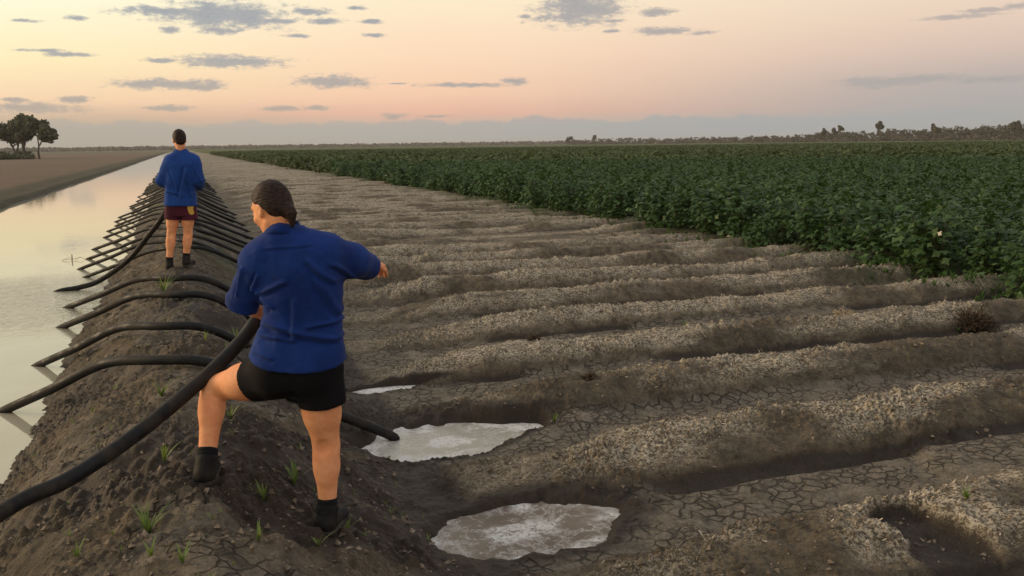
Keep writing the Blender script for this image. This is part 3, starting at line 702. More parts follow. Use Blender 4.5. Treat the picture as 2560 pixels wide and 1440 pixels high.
# ---- the far worker, standing upright on the crest
B2 = Vector((-.11, 12.0, gz(-.11, 12.0) + .0))
dz = -B2.z
g2L = gz(-.21, 12.04) - B2.z; g2R = gz(-.01, 11.96) - B2.z
def far_shirt(S, J):
    S.loft([(.74, .088, .0, .200, .142), (.82, .086, .0, .198, .138), (1.0, .098, .0, .185, .125), (1.15, .115, .0, .190, .13), (1.30, .135, .0, .195, .128), (1.40, .140, .0, .150, .10), (1.47, .141, .0, .085, .075), (1.50, .141, .0, .060, .06)], 0, 2.4)
    S.cone((.005, .0, 1.345), (-.135, .02, 1.10), .082, .066, .05); S.cone((-.135, .02, 1.10), (-.118, .15, 1.055), .064, .054, .02, cut=1.); S.cone((.28, .0, 1.345), (.325, -.01, 1.09), .084, .078, .05, cut=1.05)
    S.cone((.325, -.01, 1.09), (.305, .15, 1.02), .072, .06, .02, cut=1.)
    S.plane((.09, 0, .785), (-.03, 0, -1.))
def far_shorts(S, J):
    S.loft([(.66, .085, .0, .180, .112), (.78, .085, .0, .180, .112), (.84, .088, .0, .160, .10)], 0, 2.3)
    S.cone((-.01, .0, .72), (-.022, .0, .615), .100, .102, .02, cut=1.); S.cone((.18, .0, .72), (.185, .0, .605), .100, .104, .02, cut=1.)
def far_patch(shorts):
    V = []; F = []
    pts = [(-.035, .055), (-.01, .072), (.02, .062), (.038, .03), (.030, -.01), (.042, -.045), (.030, -.068), (.0, -.072), (-.022, -.05), (-.03, -.01)]
    for off in (0, .004):
        for (a, c) in pts:
            x = .215 + a; y = -.115 + .6 * max(0, x - .18) ** 1.0 * .9 - off; V.append((x, y, .745 + c))
    n = len(pts); F = [tuple(range(n))[::-1], tuple(range(n, 2 * n))]
    me = bpy.data.meshes.new('patch'); me.from_pydata(V, [], [F[0], F[1]] + [(i, (i + 1) % n, n + (i + 1) % n, n + i) for i in range(n)]); me.materials.append(m_patch)
    o = bpy.data.objects.new('patch', me); COL.objects.link(o); o.parent = shorts; o['label'] = 'yellow emblem patch on the right hip'
def nape(Hr, H, M, s):
    Hr.ell(H(0, -.075, -.055), np.array((.045, .030, .030)) * s, .02, M)
build_person(dict(loc=B2, rz=-YAW * .0 - R(8), label='farther person in blue shirt and maroon shorts standing upright on the bank, back turned',
    lo=(-.36, -.32, -.08), hi=(.52, .62, 1.80), h=.0068, hc=.0075, hh=.006, hs=1.03,
    J=dict(head=(.128, .01, 1.618), neck=(.141, .0, 1.49), chest=(.12, .0, 1.25), shL=(.0, .0, 1.345), shR=(.275, .0, 1.345),
        elbL=(-.130, .03, 1.13), wrL=(-.10, .27, 1.02), elbR=(.325, .0, 1.09), wrR=(.20, .22, .99),
        hipL=(.0, .0, .74), hipR=(.165, .0, .74), kneeL=(-.055, .01, .42), ankL=(-.100, .0, g2L + .12), footL=(-.10, -.02, g2L), toeL=(-.11, .17, g2L - .01),
        kneeR=(.150, .01, .42), ankR=(.108, .0, g2R + .12), footR=(.108, -.02, g2R), toeR=(.17, .15, g2R - .01)),
    thigh=.080, kneer=.050, calf=.049, ankr=.037, calfback=dict(L=(0, -1, 0), R=(0, -1, 0)), hollow='LR',
    handL=((.6, .75, -.2), (.3, -.5, -.8), 1, (60, 65, 45)), handR=((-.8, .5, .1), (.2, .5, -.8), -1, (60, 65, 45)),
    face=(-.25, .95, -.20), tilt=0, hairk=.9, hairf=.012, hairx=nape, skin=m_skin, hairm=m_hair, shirtm=m_shirt_far, shortm=m_maroon, sockm=m_sock, bootm=m_boot, solem=m_sole,
    shirt=far_shirt, shorts=far_shorts, patch=far_patch, sock=.05, boot=.01,
    folds=[((.20, 0, 1.25), (.11, 0, .90), .022, .018), ((.02, 0, 1.22), (.08, 0, 1.0), .016, .010), ((.22, 0, 1.1), (.24, 0, .9), .018, .012), ((-.05, 0, .98), (.10, 0, .93), .014, .010), ((.30, 0, 1.25), (.36, 0, 1.08), .014, .009)]))

# ------------------------------------------------------------------ siphon pipes
m_pipe, t, b = material('black_poly_pipe')
tc = t.new('ShaderNodeTexCoord').outputs['Object']
n = t.noise(tc, 6, 5, .65); n2 = t.noise(tc, 40, 3)
c = t.mix(t.step(t.math('ADD', n, t.math('MULTIPLY', t.math('SUBTRACT', n2, .5), .3)), .42, .72), (.006, .006, .007), (.036, .029, .021))
t.put(b.inputs['Base Color'], c); t.put(b.inputs['Roughness'], t.step(n, .3, .7, .5, .85)); b.inputs['Specular IOR Level'].default_value = .3
def catmull(P, m=8):
    P = [np.array(p, float) for p in P]; P = [2 * P[0] - P[1]] + P + [2 * P[-1] - P[-2]]; out = []
    for i in range(1, len(P) - 2):
        a, b_, c, d = P[i - 1:i + 3]
        for k in range(m):
            s = k / m; out.append(.5 * (2 * b_ + (c - a) * s + (2 * a - 5 * b_ + 4 * c - d) * s * s + (3 * b_ - a - 3 * c + d) * s ** 3))
    out.append(P[-2]); return np.array(out)
def tube(name, pts, r, mat, seg=16, hollow=True, parent=None, taper=None):
    P = np.array(pts); n = len(P); T = np.gradient(P, axis=0); T /= np.linalg.norm(T, axis=1)[:, None]
    U_ = np.cross(T, (0, 0, 1.)); U_ /= np.linalg.norm(U_, axis=1)[:, None] + 1e-9; W_ = np.cross(U_, T)
    a = np.arange(seg) * math.tau / seg; rings = []
    rad = np.full(n, r) if taper is None else r * np.array(taper)
    for i in range(n): rings.append(P[i] + rad[i] * (np.cos(a)[:, None] * U_[i] + np.sin(a)[:, None] * W_[i]))
    F = []
    def band(i, i2):
        for k in range(seg): F.append((i * seg + k, i * seg + (k + 1) % seg, i2 * seg + (k + 1) % seg, i2 * seg + k))
    for i in range(n - 1): band(i, i + 1)
    if hollow:
        def ring(j, f_): rings.append(P[j] + f_ * rad[j] * (np.cos(a)[:, None] * U_[j] + np.sin(a)[:, None] * W_[j])); return len(rings) - 1
        e1 = ring(n - 1, .86); e2 = ring(n - 4, .86); e3 = ring(n - 4, .02); band(n - 1, e1); band(e1, e2); band(e2, e3)
        s1 = ring(0, .86); s2 = ring(3, .86); s3 = ring(3, .02); band(s1, 0); band(s2, s1); band(s3, s2)
    V = np.concatenate(rings)
    return mesh_np(name, V, F, mat, parent)
ORD = ['first', 'second', 'third', 'fourth', 'fifth', 'sixth', 'seventh', 'eighth', 'ninth', 'tenth', 'eleventh', 'twelfth']
GP = 'black siphon pipes laid over the channel bank'
def siphon(yl, yc, yr, xl, xr, xc, lift=0.):
    """intake at (xl, yl) in the channel, over the crest at (xc, yc), outlet at (xr, yr) in the furrow"""
    ctl = [(xl - .10, yl + .03, WATER_Z - .06), (xl + .02, yl, WATER_Z + .01), (xl * .62 + xc * .38, yl * .62 + yc * .38, -.235), (xl * .30 + xc * .70, yl * .30 + yc * .70, -.01), (xc, yc, .055 + lift), (xc + .38, yc - .10 + (yr - yc) * .2, .03 + lift),
           (xc * .42 + xr * .58, yc * .35 + yr * .65, -.26), (xr, yr, -.60), (xr + .09, yr + .0, -.66)]
    p = catmull(ctl, 7)
    g = soil(p[:, 0].copy(), p[:, 1].copy(), False)[0]
    m = (p[:, 0] > xl + .35) & (p[:, 0] < xr - .2)
    p[m, 2] = np.maximum(p[m, 2], g[m] + .034)
    for _ in range(3): p[1:-1, 2] = p[1:-1, 2] * .5 + (p[:-2, 2] + p[2:, 2]) * .25
    return p
rnd = random.Random(5)
specs = [(7.57, 6.45, 6.20, -1.42, 1.28, -.25), (9.12, 7.71, 7.62, -1.38, 1.16, -.25), (11.03, 9.38, 9.1, -1.39, 1.2, -.16), (12.43, 10.6, 10.5, -1.47, 1.25, -.17)]
yl = 15.35
while yl < 84:
    specs.append((yl, yl - 1.72 + rnd.uniform(-.3, .3), yl - 2.1 + rnd.uniform(-.4, .4), -1.62 + rnd.uniform(-.17, .17), 1.45 + rnd.uniform(-.15, .15), -.12 + rnd.uniform(-.1, .1), rnd.uniform(-.03, .02)))
    yl += rnd.choice((1.1, 1.48, 1.6, 1.7)) if yl < 40 else 1.48
for i, sp in enumerate(specs):
    o = tube('siphon_pipe', siphon(*sp), (.036 if i < 4 else .030) * rnd.uniform(.93, 1.06), m_pipe, 16 if i < 12 else 8)
    if i < 12: lb = ['nearest black siphon pipe lying over the bank, its outlet in the silty pool', 'second black siphon pipe over the bank, next behind the nearest one', 'third black siphon pipe laid over the bank, counting from the camera',
                     'fourth laid black siphon pipe, just before the standing person in maroon shorts'][i] if i < 4 else '%s black siphon pipe over the bank, counting from the camera, beyond the standing person' % ORD[i]
    else: lb = 'black siphon pipe in the dense far row, beyond the twelfth along the bank'
    tag(o, lb, 'pipe', GP)
pth = catmull([(-2.6, 3.0, -.72), (-1.9, 3.25, -.50), (-1.3, 3.52, -.20), (-.765, 3.80, .085), (-.517, 3.89, .161), (-.263, 4.07, .262), (.019, 4.25, .425), (.211, 4.33, .577), (.312, 4.37, .689), (.43, 4.42, .80), (.60, 4.46, .90)], 8)
tag(tube('siphon_pipe', pth, .033, m_pipe, 24), 'black siphon pipe held up in the near person left hand, running down into the channel', 'pipe', 'siphon pipes being lifted by hand')
pth = catmull([(-1.95, 14.1, -.60), (-1.74, 14.0, -.50), (-1.48, 13.98, -.46), (-1.2, 13.9, -.367), (-.786, 13.6, -.06), (-.483, 13.2, .304), (-.26, 12.85, .60), (-.10, 12.45, .90), (.02, 12.30, 1.0)], 8)
tag(tube('siphon_pipe', pth, .037, m_pipe, 16), 'black siphon pipe held by the far person, rising from the water past the legs', 'pipe', 'siphon pipes being lifted by hand')

# ------------------------------------------------------------------ leaves
def leaf_mat(name, c1, c2, trans=.25, rough=.55, bscale=1.5, fine=25):
    m, t, b = material(name)
    gi = t.new('ShaderNodeNewGeometry'); tc = gi.outputs['Position']
    rn = gi.outputs['Random Per Island']
    c = t.mix(t.math('ADD', t.math('MULTIPLY', rn, .6), t.math('MULTIPLY', t.step(t.noise(tc, bscale, 3), .3, .7), .4)), c1, c2)
    t.put(b.inputs['Base Color'], c); b.inputs['Roughness'].default_value = rough; b.inputs['Specular IOR Level'].default_value = .3
    tr = t.new('ShaderNodeBsdfTranslucent'); t.put(tr.inputs[0], t.mix(1., c, (1.1, 1.2, .6), 'MULTIPLY'))
    mx = t.new('ShaderNodeMixShader'); mx.inputs[0].default_value = trans
    out = m.node_tree.nodes['Material Output']; t.l.new(b.outputs[0], mx.inputs[1]); t.l.new(tr.outputs[0], mx.inputs[2]); t.l.new(mx.outputs[0], out.inputs[0])
    return m
m_cotton = leaf_mat('cotton_leaf', (.020, .050, .011), (.078, .140, .036), .22, .5, .5)
m_cotton_far = leaf_mat('cotton_leaf_far_pale', (.044, .070, .020), (.125, .155, .052), .2, .6, .05)  # paler far copy, haze and bright tops put into the leaf colour
m_stem = simple('green_brown_stem', (.05, .045, .02), (.09, .07, .04), .8, 20)
m_flower = simple('pale_cotton_flower', (.55, .52, .42), (.65, .6, .5), .7, 40)
m_weed = leaf_mat('seedling_leaf', (.10, .16, .035), (.22, .27, .08), .3, .5, 3)
m_weed2 = leaf_mat('weed_cover_leaf', (.045, .10, .022), (.10, .17, .045), .25, .5, 3)
m_straw = simple('straw', (.20, .145, .088), (.62, .50, .35), .9, 14)
m_dead = simple('dead_weed_twig', (.055, .038, .024), (.12, .085, .055), .9, 30)
m_gum = leaf_mat('gum_leaf', (.060, .070, .036), (.125, .130, .070), .15, .6, .25)
m_wood = leaf_mat('woodland_leaf', (.075, .072, .050), (.15, .135, .10), .08, .7, .05)
m_bark = simple('gum_bark', (.075, .062, .048), (.16, .14, .11), .9, 3)

def leaves_np(pts, nrm, size, rs, shape):
    """many small leaves: shape = list of (u, v, w) corner offsets, one n-gon each"""
    n = len(pts); k = len(shape)
    ref = rs.normal(size=(n, 3)); a = np.cross(nrm, ref); a /= np.linalg.norm(a, axis=1)[:, None] + 1e-9; b_ = np.cross(nrm, a)
    sh = np.array(shape)
    V = pts[:, None] + size[:, None, None] * (a[:, None] * sh[None, :, 0:1] + b_[:, None] * sh[None, :, 1:2] + nrm[:, None] * sh[None, :, 2:3])
    return V.reshape(-1, 3), np.arange(n * k).reshape(n, k)
LEAF5 = [(-.12, -.5, 0), (.42, -.25, .05), (.5, .25, -.08), (0, .62, .02), (-.5, .22, -.08), (-.45, -.25, .05)]
LOBED = [(0, -.5, 0), (.26, -.24, .03), (.60, -.02, -.08), (.27, .12, .02), (0, .66, -.06), (-.27, .12, .02), (-.60, -.02, -.08), (-.26, -.24, .03)]
def bush(seed, n, h=1.05, w=.48, ls=.085):
    rs = np.random.RandomState(seed); P = []; Nn = []
    shoots = []
    for i in range(11):
        a = rs.uniform(0, math.tau); r_ = w * math.sqrt(rs.uniform(.02, 1)) * .85; shoots.append((r_ * math.cos(a), r_ * math.sin(a), h * rs.uniform(.72, 1.06) * (1 - .18 * (r_ / w) ** 2)))
    for i in range(n):
        s = shoots[rs.randint(len(shoots))]; u = rs.uniform(.04, 1) ** .85
        z = s[2] * u; sp = .055 + .13 * math.sin(min(u * 1.15, 1) * math.pi) ** .8
        q = np.array((s[0] * (.35 + .65 * u), s[1] * (.35 + .65 * u), z)) + rs.normal(size=3) * (sp, sp, .05)
        q[2] = max(q[2], .03)
        d = np.array((q[0], q[1], .22)); d /= np.linalg.norm(d) + 1e-6
        nn_ = d * .7 + np.array((0, 0, .75)) + rs.normal(size=3) * .45; P.append(q); Nn.append(nn_ / np.linalg.norm(nn_))
    P = np.array(P); Nn = np.array(Nn); sz = ls * rs.uniform(.65, 1.35, len(P))
    return leaves_np(P, Nn, sz * 1.12, rs, LOBED) + (shoots,)
def stems_mesh(name, segs, mat, parent=None, sides=4):
    V = []; F = []
    for (a, b_, ra, rb) in segs:
        a = np.array(a, float); b_ = np.array(b_, float); d = b_ - a; d /= np.linalg.norm(d) + 1e-9; u = np.cross(d, (.3, .9, .2)); u /= np.linalg.norm(u); w_ = np.cross(d, u); k = len(V)
        for (p, r_) in ((a, ra), (b_, rb)):
            for j in range(sides):
                t_ = j * math.tau / sides; V.append(p + r_ * (math.cos(t_) * u + math.sin(t_) * w_))
        for j in range(sides): F.append((k + j, k + (j + 1) % sides, k + sides + (j + 1) % sides, k + sides + j))
    return mesh_np(name, V, F, mat, parent)

# ------------------------------------------------------------------ cotton crop
XE = 10.5
protos = []
def add_flowers(o, n, h, w, seed):
    me = o.data; rs = random.Random(seed); me.materials.append(m_flower)
    idx = rs.sample(range(len(me.polygons)), n)
    for i in idx: me.polygons[i].material_index = 1
for v in range(5):
    root = empty('cotton_plant', (0, 0, -50)); V, F, sh = bush(300 + v, 720, ls=.084)
    fo = mesh_np('foliage', V, F, m_cotton, root, smooth=False); add_flowers(fo, 1 + v % 2, 1, 1, v)
    st = stems_mesh('stem', [((s[0] * .2, s[1] * .2, -.05), (s[0] * .8, s[1] * .8, s[2] * .9), .008, .004) for s in sh], m_stem, root)
    protos.append((root, fo, st))
def copy_thing(root):
    r_ = root.copy(); COL.objects.link(r_)
    for ch in root.children:
        c = ch.copy(); COL.objects.link(c); c.parent = r_
    return r_
rs = np.random.RandomState(11)
edge = []; yrow = 7.1
while yrow < 64:
    for j in range(2):
        edge.append((XE + j * .62 + rs.uniform(-.24, .16) + .12 * math.sin(yrow * .7), yrow + rs.uniform(-.16, .16), rs.uniform(.74, 1.14) * (1 + .10 * math.sin(yrow * 2.1))))
    yrow += 1.0
cuse = [0] * 5
for i, (x, y, s) in enumerate(edge):
    v = i % 5 if i < 5 else rs.randint(5)
    root = protos[v][0] if i < 5 else copy_thing(protos[v][0])
    root.location = (x, y, gz(x, y) - .02); root.rotation_euler = (0, 0, rs.uniform(0, 6.28)); root.scale = (s * rs.uniform(.95, 1.1), s * rs.uniform(.95, 1.1), s)
    d = y
    tag(root, ('green cotton plant at the very edge of the crop, facing the bare furrows' if i % 2 == 0 else 'leafy green cotton plant one step inside the edge of the crop'), 'cotton plant', 'cotton plants at the edge of the crop')
# the mass of the crop behind: one object, copies of bushes set out in rows
def far_bush(seed, n, h, w, ls):
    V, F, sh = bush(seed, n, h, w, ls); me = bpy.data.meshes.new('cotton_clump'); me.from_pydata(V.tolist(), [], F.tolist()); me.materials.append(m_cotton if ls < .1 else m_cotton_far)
    o = bpy.data.objects.new('cotton_clump', me); return o
near_src = [far_bush(400 + i, 680, 1.05, .50, .075) for i in range(4)]
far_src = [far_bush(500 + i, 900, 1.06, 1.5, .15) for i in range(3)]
src_col = bpy.data.collections.new('crop_near_src'); src_far = bpy.data.collections.new('crop_far_src')
for o in near_src: src_col.objects.link(o)
for o in far_src: src_far.objects.link(o)
def scatter(name, P, S_, col_, mat=None):
    me = bpy.data.meshes.new(name); me.vertices.add(len(P)); me.vertices.foreach_set('co', np.asarray(P, np.float32).ravel())
    a = me.attributes.new('sz', 'FLOAT_VECTOR', 'POINT'); a.data.foreach_set('vector', np.asarray(S_, np.float32).ravel())
    o = bpy.data.objects.new(name, me); COL.objects.link(o)
    g = bpy.data.node_groups.new(name, 'GeometryNodeTree'); g.interface.new_socket('Geometry', in_out='INPUT', socket_type='NodeSocketGeometry'); g.interface.new_socket('Geometry', in_out='OUTPUT', socket_type='NodeSocketGeometry')
    N = g.nodes; L = g.links; gi = N.new('NodeGroupInput'); go = N.new('NodeGroupOutput')
    ip = N.new('GeometryNodeInstanceOnPoints'); ci = N.new('GeometryNodeCollectionInfo'); ci.inputs[0].default_value = col_; ci.inputs['Separate Children'].default_value = True; ci.inputs['Reset Children'].default_value = True
    ip.inputs['Pick Instance'].default_value = True
    rv = N.new('FunctionNodeRandomValue'); rv.data_type = 'FLOAT_VECTOR'; rv.inputs[0].default_value = (-.08, -.08, 0); rv.inputs[1].default_value = (.08, .08, 6.283)
    ri = N.new('FunctionNodeRandomValue'); ri.data_type = 'INT'; ri.inputs[4].default_value = 0; ri.inputs[5].default_value = len(col_.objects) - 1; ri.inputs['Seed'].default_value = 3
    na = N.new('GeometryNodeInputNamedAttribute'); na.data_type = 'FLOAT_VECTOR'; na.inputs[0].default_value = 'sz'
    mp = N.new('GeometryNodeMeshToPoints')
    L.new(gi.outputs[0], mp.inputs[0]); L.new(mp.outputs[0], ip.inputs[0]); L.new(ci.outputs[0], ip.inputs['Instance']); L.new(ri.outputs[2], ip.inputs['Instance Index'])
    L.new(rv.outputs[0], ip.inputs['Rotation']); L.new(na.outputs[0], ip.inputs['Scale']); L.new(ip.outputs[0], go.inputs[0])
    md = o.modifiers.new('scatter', 'NODES'); md.node_group = g
    return o
P = []; S_ = []
yr = 8.1
while yr < 62:
    xr_ = XE + 1.3
    while xr_ < 62 and xr_ < 8 + (yr + 3) * 1.55 + 4:
        if math.hypot(xr_, yr) < 62: P.append((xr_ + rs.uniform(-.14, .14), yr + rs.uniform(-.14, .14), -.60)); q = rs.uniform(.84, 1.14); S_.append((q, q, q * rs.uniform(.90, 1.08)))
        xr_ += .58
    yr += 1.0
crop = scatter('cotton_crop', P, S_, src_col); tag(crop, 'dense green cotton crop filling the field behind its edge row', 'crop', kind='stuff')
P = []; S_ = []
def far_ok(x, y): d = math.hypot(x, y); return d > 60 and x < 5 + (y + 6) * 1.45
for y in np.arange(20, 330, 1.6):
    for x in np.arange(XE + .9, 330, 1.7 if y < 160 else 2.4):
        d = math.hypot(x, y)
        if d > 60 and d < 330 and x < 5 + (y + 6) * 1.45:
            P.append((x + rs.uniform(-.5, .5), y + rs.uniform(-.5, .5), -.62)); q = rs.uniform(.85, 1.15); S_.append((q * 1.1, q * 1.1, q * rs.uniform(.92, 1.02)))
far = scatter('cotton_crop', P, S_, src_far); tag(far, 'far part of the green cotton crop running to the horizon', 'crop', kind='stuff')
# closed canopy under and beyond the clumps
m_can, t, b = material('cotton_canopy')
tc = t.new('ShaderNodeTexCoord').outputs['Object']
t.put(b.inputs['Base Color'], t.mix(t.step(t.noise(tc, 1.2, 5, .7), .35, .65), (.05, .070, .024), (.105, .125, .050))); b.inputs['Roughness'].default_value = .9; b.inputs['Specular IOR Level'].default_value = .1
dd = np.geomspace(26, 1500, 260); aa = np.radians(np.arange(-2, 62, .12)); A, D = np.meshgrid(aa, dd)
x = (np.sin(A) * D).ravel(); y = (np.cos(A) * D).ravel()
x0 = XE + 1.0; x = np.maximum(x, x0)
z = -.60 + 1.0 * ss(D.ravel(), 240, 340) + .42 * (1 - ss(D.ravel(), 240, 340)) + .14 * fbm(x * .6, y * .6, 4, 301) * 1.0
z = np.where(x <= x0 + .001, -.7, z)
na, nr = len(aa), len(dd); i = np.arange(nr - 1)[:, None] * na + np.arange(na - 1)[None]
F = np.stack([i, i + na, i + na + 1, i + 1], -1).reshape(-1, 4)[:, ::-1]
tag(mesh_np('cotton_canopy', np.stack([x, y, z], 1), F, m_can), 'closed leaf canopy of the cotton field fading towards the horizon', 'crop', kind='stuff')

# ------------------------------------------------------------------ trees
def tree(name, loc, h, w, seed, label, group=None, cat='tree', n=2600, ls=.34, trunk_frac=.3, mat=None, dome=.55, bare=.0):
    rs = np.random.RandomState(seed); root = empty(name, loc); tag(root, label, cat, group)
    segs = []; tips = []
    def grow(p, d, L, r_, depth):
        q = p + d * L; mid = (p + q) / 2 + rs.normal(size=3) * L * .06; segs.append((p, mid, r_, r_ * .85)); segs.append((mid, q, r_ * .85, r_ * .68))
        if depth >= 4: tips.append(q); return
        if depth >= 2: tips.append(q)
        for _ in range(2 + (rs.rand() < .6)):
            nd = d + rs.normal(size=3) * .52; nd[2] = max(nd[2], .02) + .18; nd /= np.linalg.norm(nd)
            grow(q, nd, L * rs.uniform(.62, .86), r_ * .62, depth + 1)
    nst = 1 + int(rs.rand() < .6)
    for k in range(nst):
        d = np.array((rs.normal() * .22, rs.normal() * .22, 1.)); d /= np.linalg.norm(d); grow(np.array((rs.normal() * .1, 0, -.15)), d, h * trunk_frac, h * .028, 0)
    tips = np.array(tips)
    # fit the crown to the wanted width and height
    rx = np.abs(tips[:, :2]).max() + 1e-6; zt = tips[:, 2].max(); sx = w * .44 / rx; sz = h * .93 / zt
    F_ = lambda p: np.array((p[0] * (1 + (sx - 1) * min(1, max(p[2], 0) / (h * trunk_frac * sz + .1))), p[1] * (1 + (sx - 1) * min(1, max(p[2], 0) / (h * trunk_frac * sz + .1))), p[2] * sz))
    segs = [(F_(a), F_(b_), r1, r2) for a, b_, r1, r2 in segs]; tips = np.array([F_(p) for p in tips])
    stems_mesh('trunk', segs, m_bark, root, 5)
    tips = tips[rs.rand(len(tips)) > bare]
    ci = rs.randint(len(tips), size=n); cs = w * rs.uniform(.06, .12, len(tips))
    off = rs.normal(size=(n, 3)); off /= np.linalg.norm(off, axis=1)[:, None]; off *= (rs.rand(n) ** .45)[:, None] * cs[ci][:, None] * (1.3, 1.3, 1.0)
    Pp = tips[ci] + off; nn_ = off / (np.linalg.norm(off, axis=1)[:, None] + 1e-9) + rs.normal(size=(n, 3)) * .6; nn_ /= np.linalg.norm(nn_, axis=1)[:, None]
    V, F = leaves_np(Pp, nn_, ls * rs.uniform(.6, 1.3, n), rs, LEAF5); mesh_np('crown', V, F, mat or m_gum, root, smooth=False)
    return root
def polar(px, D):
    d = fw + rr * ((px - 1280) / 2200) - uu * ((370 - 720) / 2200); a = math.atan2(d.x, d.y); return (D * math.sin(a), D * math.cos(a))
GT = 'gum trees left of the channel'
for (px, D, h, w, sd_, lb) in [(-30, 236, 9.8, 9.5, 41, 'dark gum tree cut off by the left edge of the picture'), (38, 240, 10.4, 9.0, 42, 'dense dark gum tree in the middle of the clump beyond the left field'),
                         (62, 226, 9.8, 7.5, 43, 'narrow gum tree just left of the forked one in the clump across the channel'), (98, 222, 9.4, 7.8, 44, 'open forked gum tree with pale gaps, rightmost of the clump beyond the left field')]:
    x, y = polar(px, D); tree('gum_tree', (x, y, -.35), h, w, sd_, lb, GT, n=8000, ls=.46, trunk_frac=.20)
def scrub(name, P, label, cat, kind, mat, ls, per, h, w, seed):
    rs = np.random.RandomState(seed); P = np.array(P); n = len(P) * per; ci = np.repeat(np.arange(len(P)), per)
    off = rs.normal(size=(n, 3)); off /= np.linalg.norm(off, axis=1)[:, None]; off *= (rs.rand(n) ** .4)[:, None]
    hh = h * P[ci, 3]; Pp = P[ci, :3] + off * np.stack([w * P[ci, 4], w * P[ci, 4], hh * .5], 1); Pp[:, 2] += hh * .5
    nn_ = off + rs.normal(size=(n, 3)) * .6; nn_ /= np.linalg.norm(nn_, axis=1)[:, None]
    V, F = leaves_np(Pp, nn_, ls * rs.uniform(.6, 1.4, n) * P[ci, 4] ** .5, rs, LEAF5); o = mesh_np(name, V, F, mat, smooth=False)
    return tag(o, label, cat, kind=kind)
rs = np.random.RandomState(77)
P = []
for i in range(26):
    x, y = polar(rs.uniform(-60, 82), rs.uniform(218, 236)); P.append((x, y, -.4, rs.uniform(.5, 1.2), rs.uniform(.6, 1.2)))
scrub('undergrowth', P, 'low scrubby undergrowth at the foot of the gum trees', 'undergrowth', 'stuff', m_gum, .35, 130, 1.8, 1.9, 5)
# woodland on the right horizon and the thin tree line along the rest of it
def lnp(v, a): return float(np.interp(v, [q[0] for q in a], [q[1] for q in a]))
def belt(px): return lnp(px, [(1418, 900), (1900, 640), (2560, 470), (2700, 450)])
P = []; seg2 = []
for i in range(560):
    px = rs.uniform(1418, 2640); D = belt(px) * rs.uniform(.97, 1.10)
    top = lnp(px, [(1418, 12), (1480, 15), (1700, 13), (1900, 15), (2020, 17), (2060, 25), (2250, 26), (2400, 30), (2560, 33), (2700, 34)]) * rs.choice([.65, .7, .8, .85, .9, .95, 1.05]) * .85
    hh = top * D / 2200 + 1.5; x, y = polar(px, D); w_ = hh * rs.uniform(.3, .55)
    seg2.append(((x, y, -.6), (x + rs.normal() * .5, y, hh * .6), .16, .08))
    for k in range(rs.randint(3, 7)):
        ox, oz = rs.normal() * w_ * .55, rs.uniform(.35, 1.0) * hh; f_ = rs.uniform(.16, .34) * hh
        P.append((x + ox, y + rs.normal() * w_ * .4, -.6 + oz - f_ * .5, f_, rs.uniform(.5, .95) * f_))
        if rs.rand() < .5: seg2.append(((x, y, hh * .35), (x + ox * 1.3, y, oz + rs.uniform(.0, .16) * hh), .10, .03))
for i in range(800):
    px = rs.uniform(1418, 2640); D = belt(px) * rs.uniform(.96, 1.02); x, y = polar(px, D); P.append((x, y, -.6, rs.uniform(2.2, 4.6), rs.uniform(1.6, 3.0)))
scrub('woodland', P, 'long grey-green belt of woodland along the right horizon', 'woodland', 'stuff', m_wood, .42, 34, 1.0, 1.0, 6)
tag(stems_mesh('bare_branches', seg2, m_bark, sides=3), 'tangle of bare branches standing out of the far woodland', 'branches', kind='stuff')
for (px, D, h, w, sd_, lb) in [(2190, 480, 11.5, 6.5, 51, 'tallest tree with clumped crown rising above the right woodland'), (2098, 500, 9.6, 7, 52, 'broad sparse tree sticking up left of the tallest woodland tree'),
                         (2062, 505, 8.6, 6, 53, 'small dark rounded tree at the left start of the higher woodland'), (1425, 850, 9, 9, 54, 'lone dark tree at the left end of the woodland belt'), (1486, 840, 10, 7, 55, 'thin two-topped tree near the left end of the woodland belt'),
                         (2330, 470, 9.3, 6, 56, 'bare-topped tree in the woodland well right of the tallest tree'), (2530, 455, 9.5, 7, 57, 'large tree in the woodland close to the right edge of the picture')]:
    x, y = polar(px, D); tree('woodland_tree', (x, y, -.6), h, w, sd_, lb, 'trees standing above the far woodland', n=1300, ls=.6, trunk_frac=.3, mat=m_wood, bare=.35)
P = []
for i in range(1000):
    px = rs.uniform(-80, 1460); D = rs.uniform(1500, 1650); x, y = polar(px, D); hh = rs.uniform(.4, 1.0) ** 1 * 6.2; P.append((x, y, -.6, hh, 9.))
scrub('tree_line', P, 'thin dark line of trees on the far horizon', 'tree line', 'stuff', m_wood, 1.6, 26, 1.0, 1.0, 7)

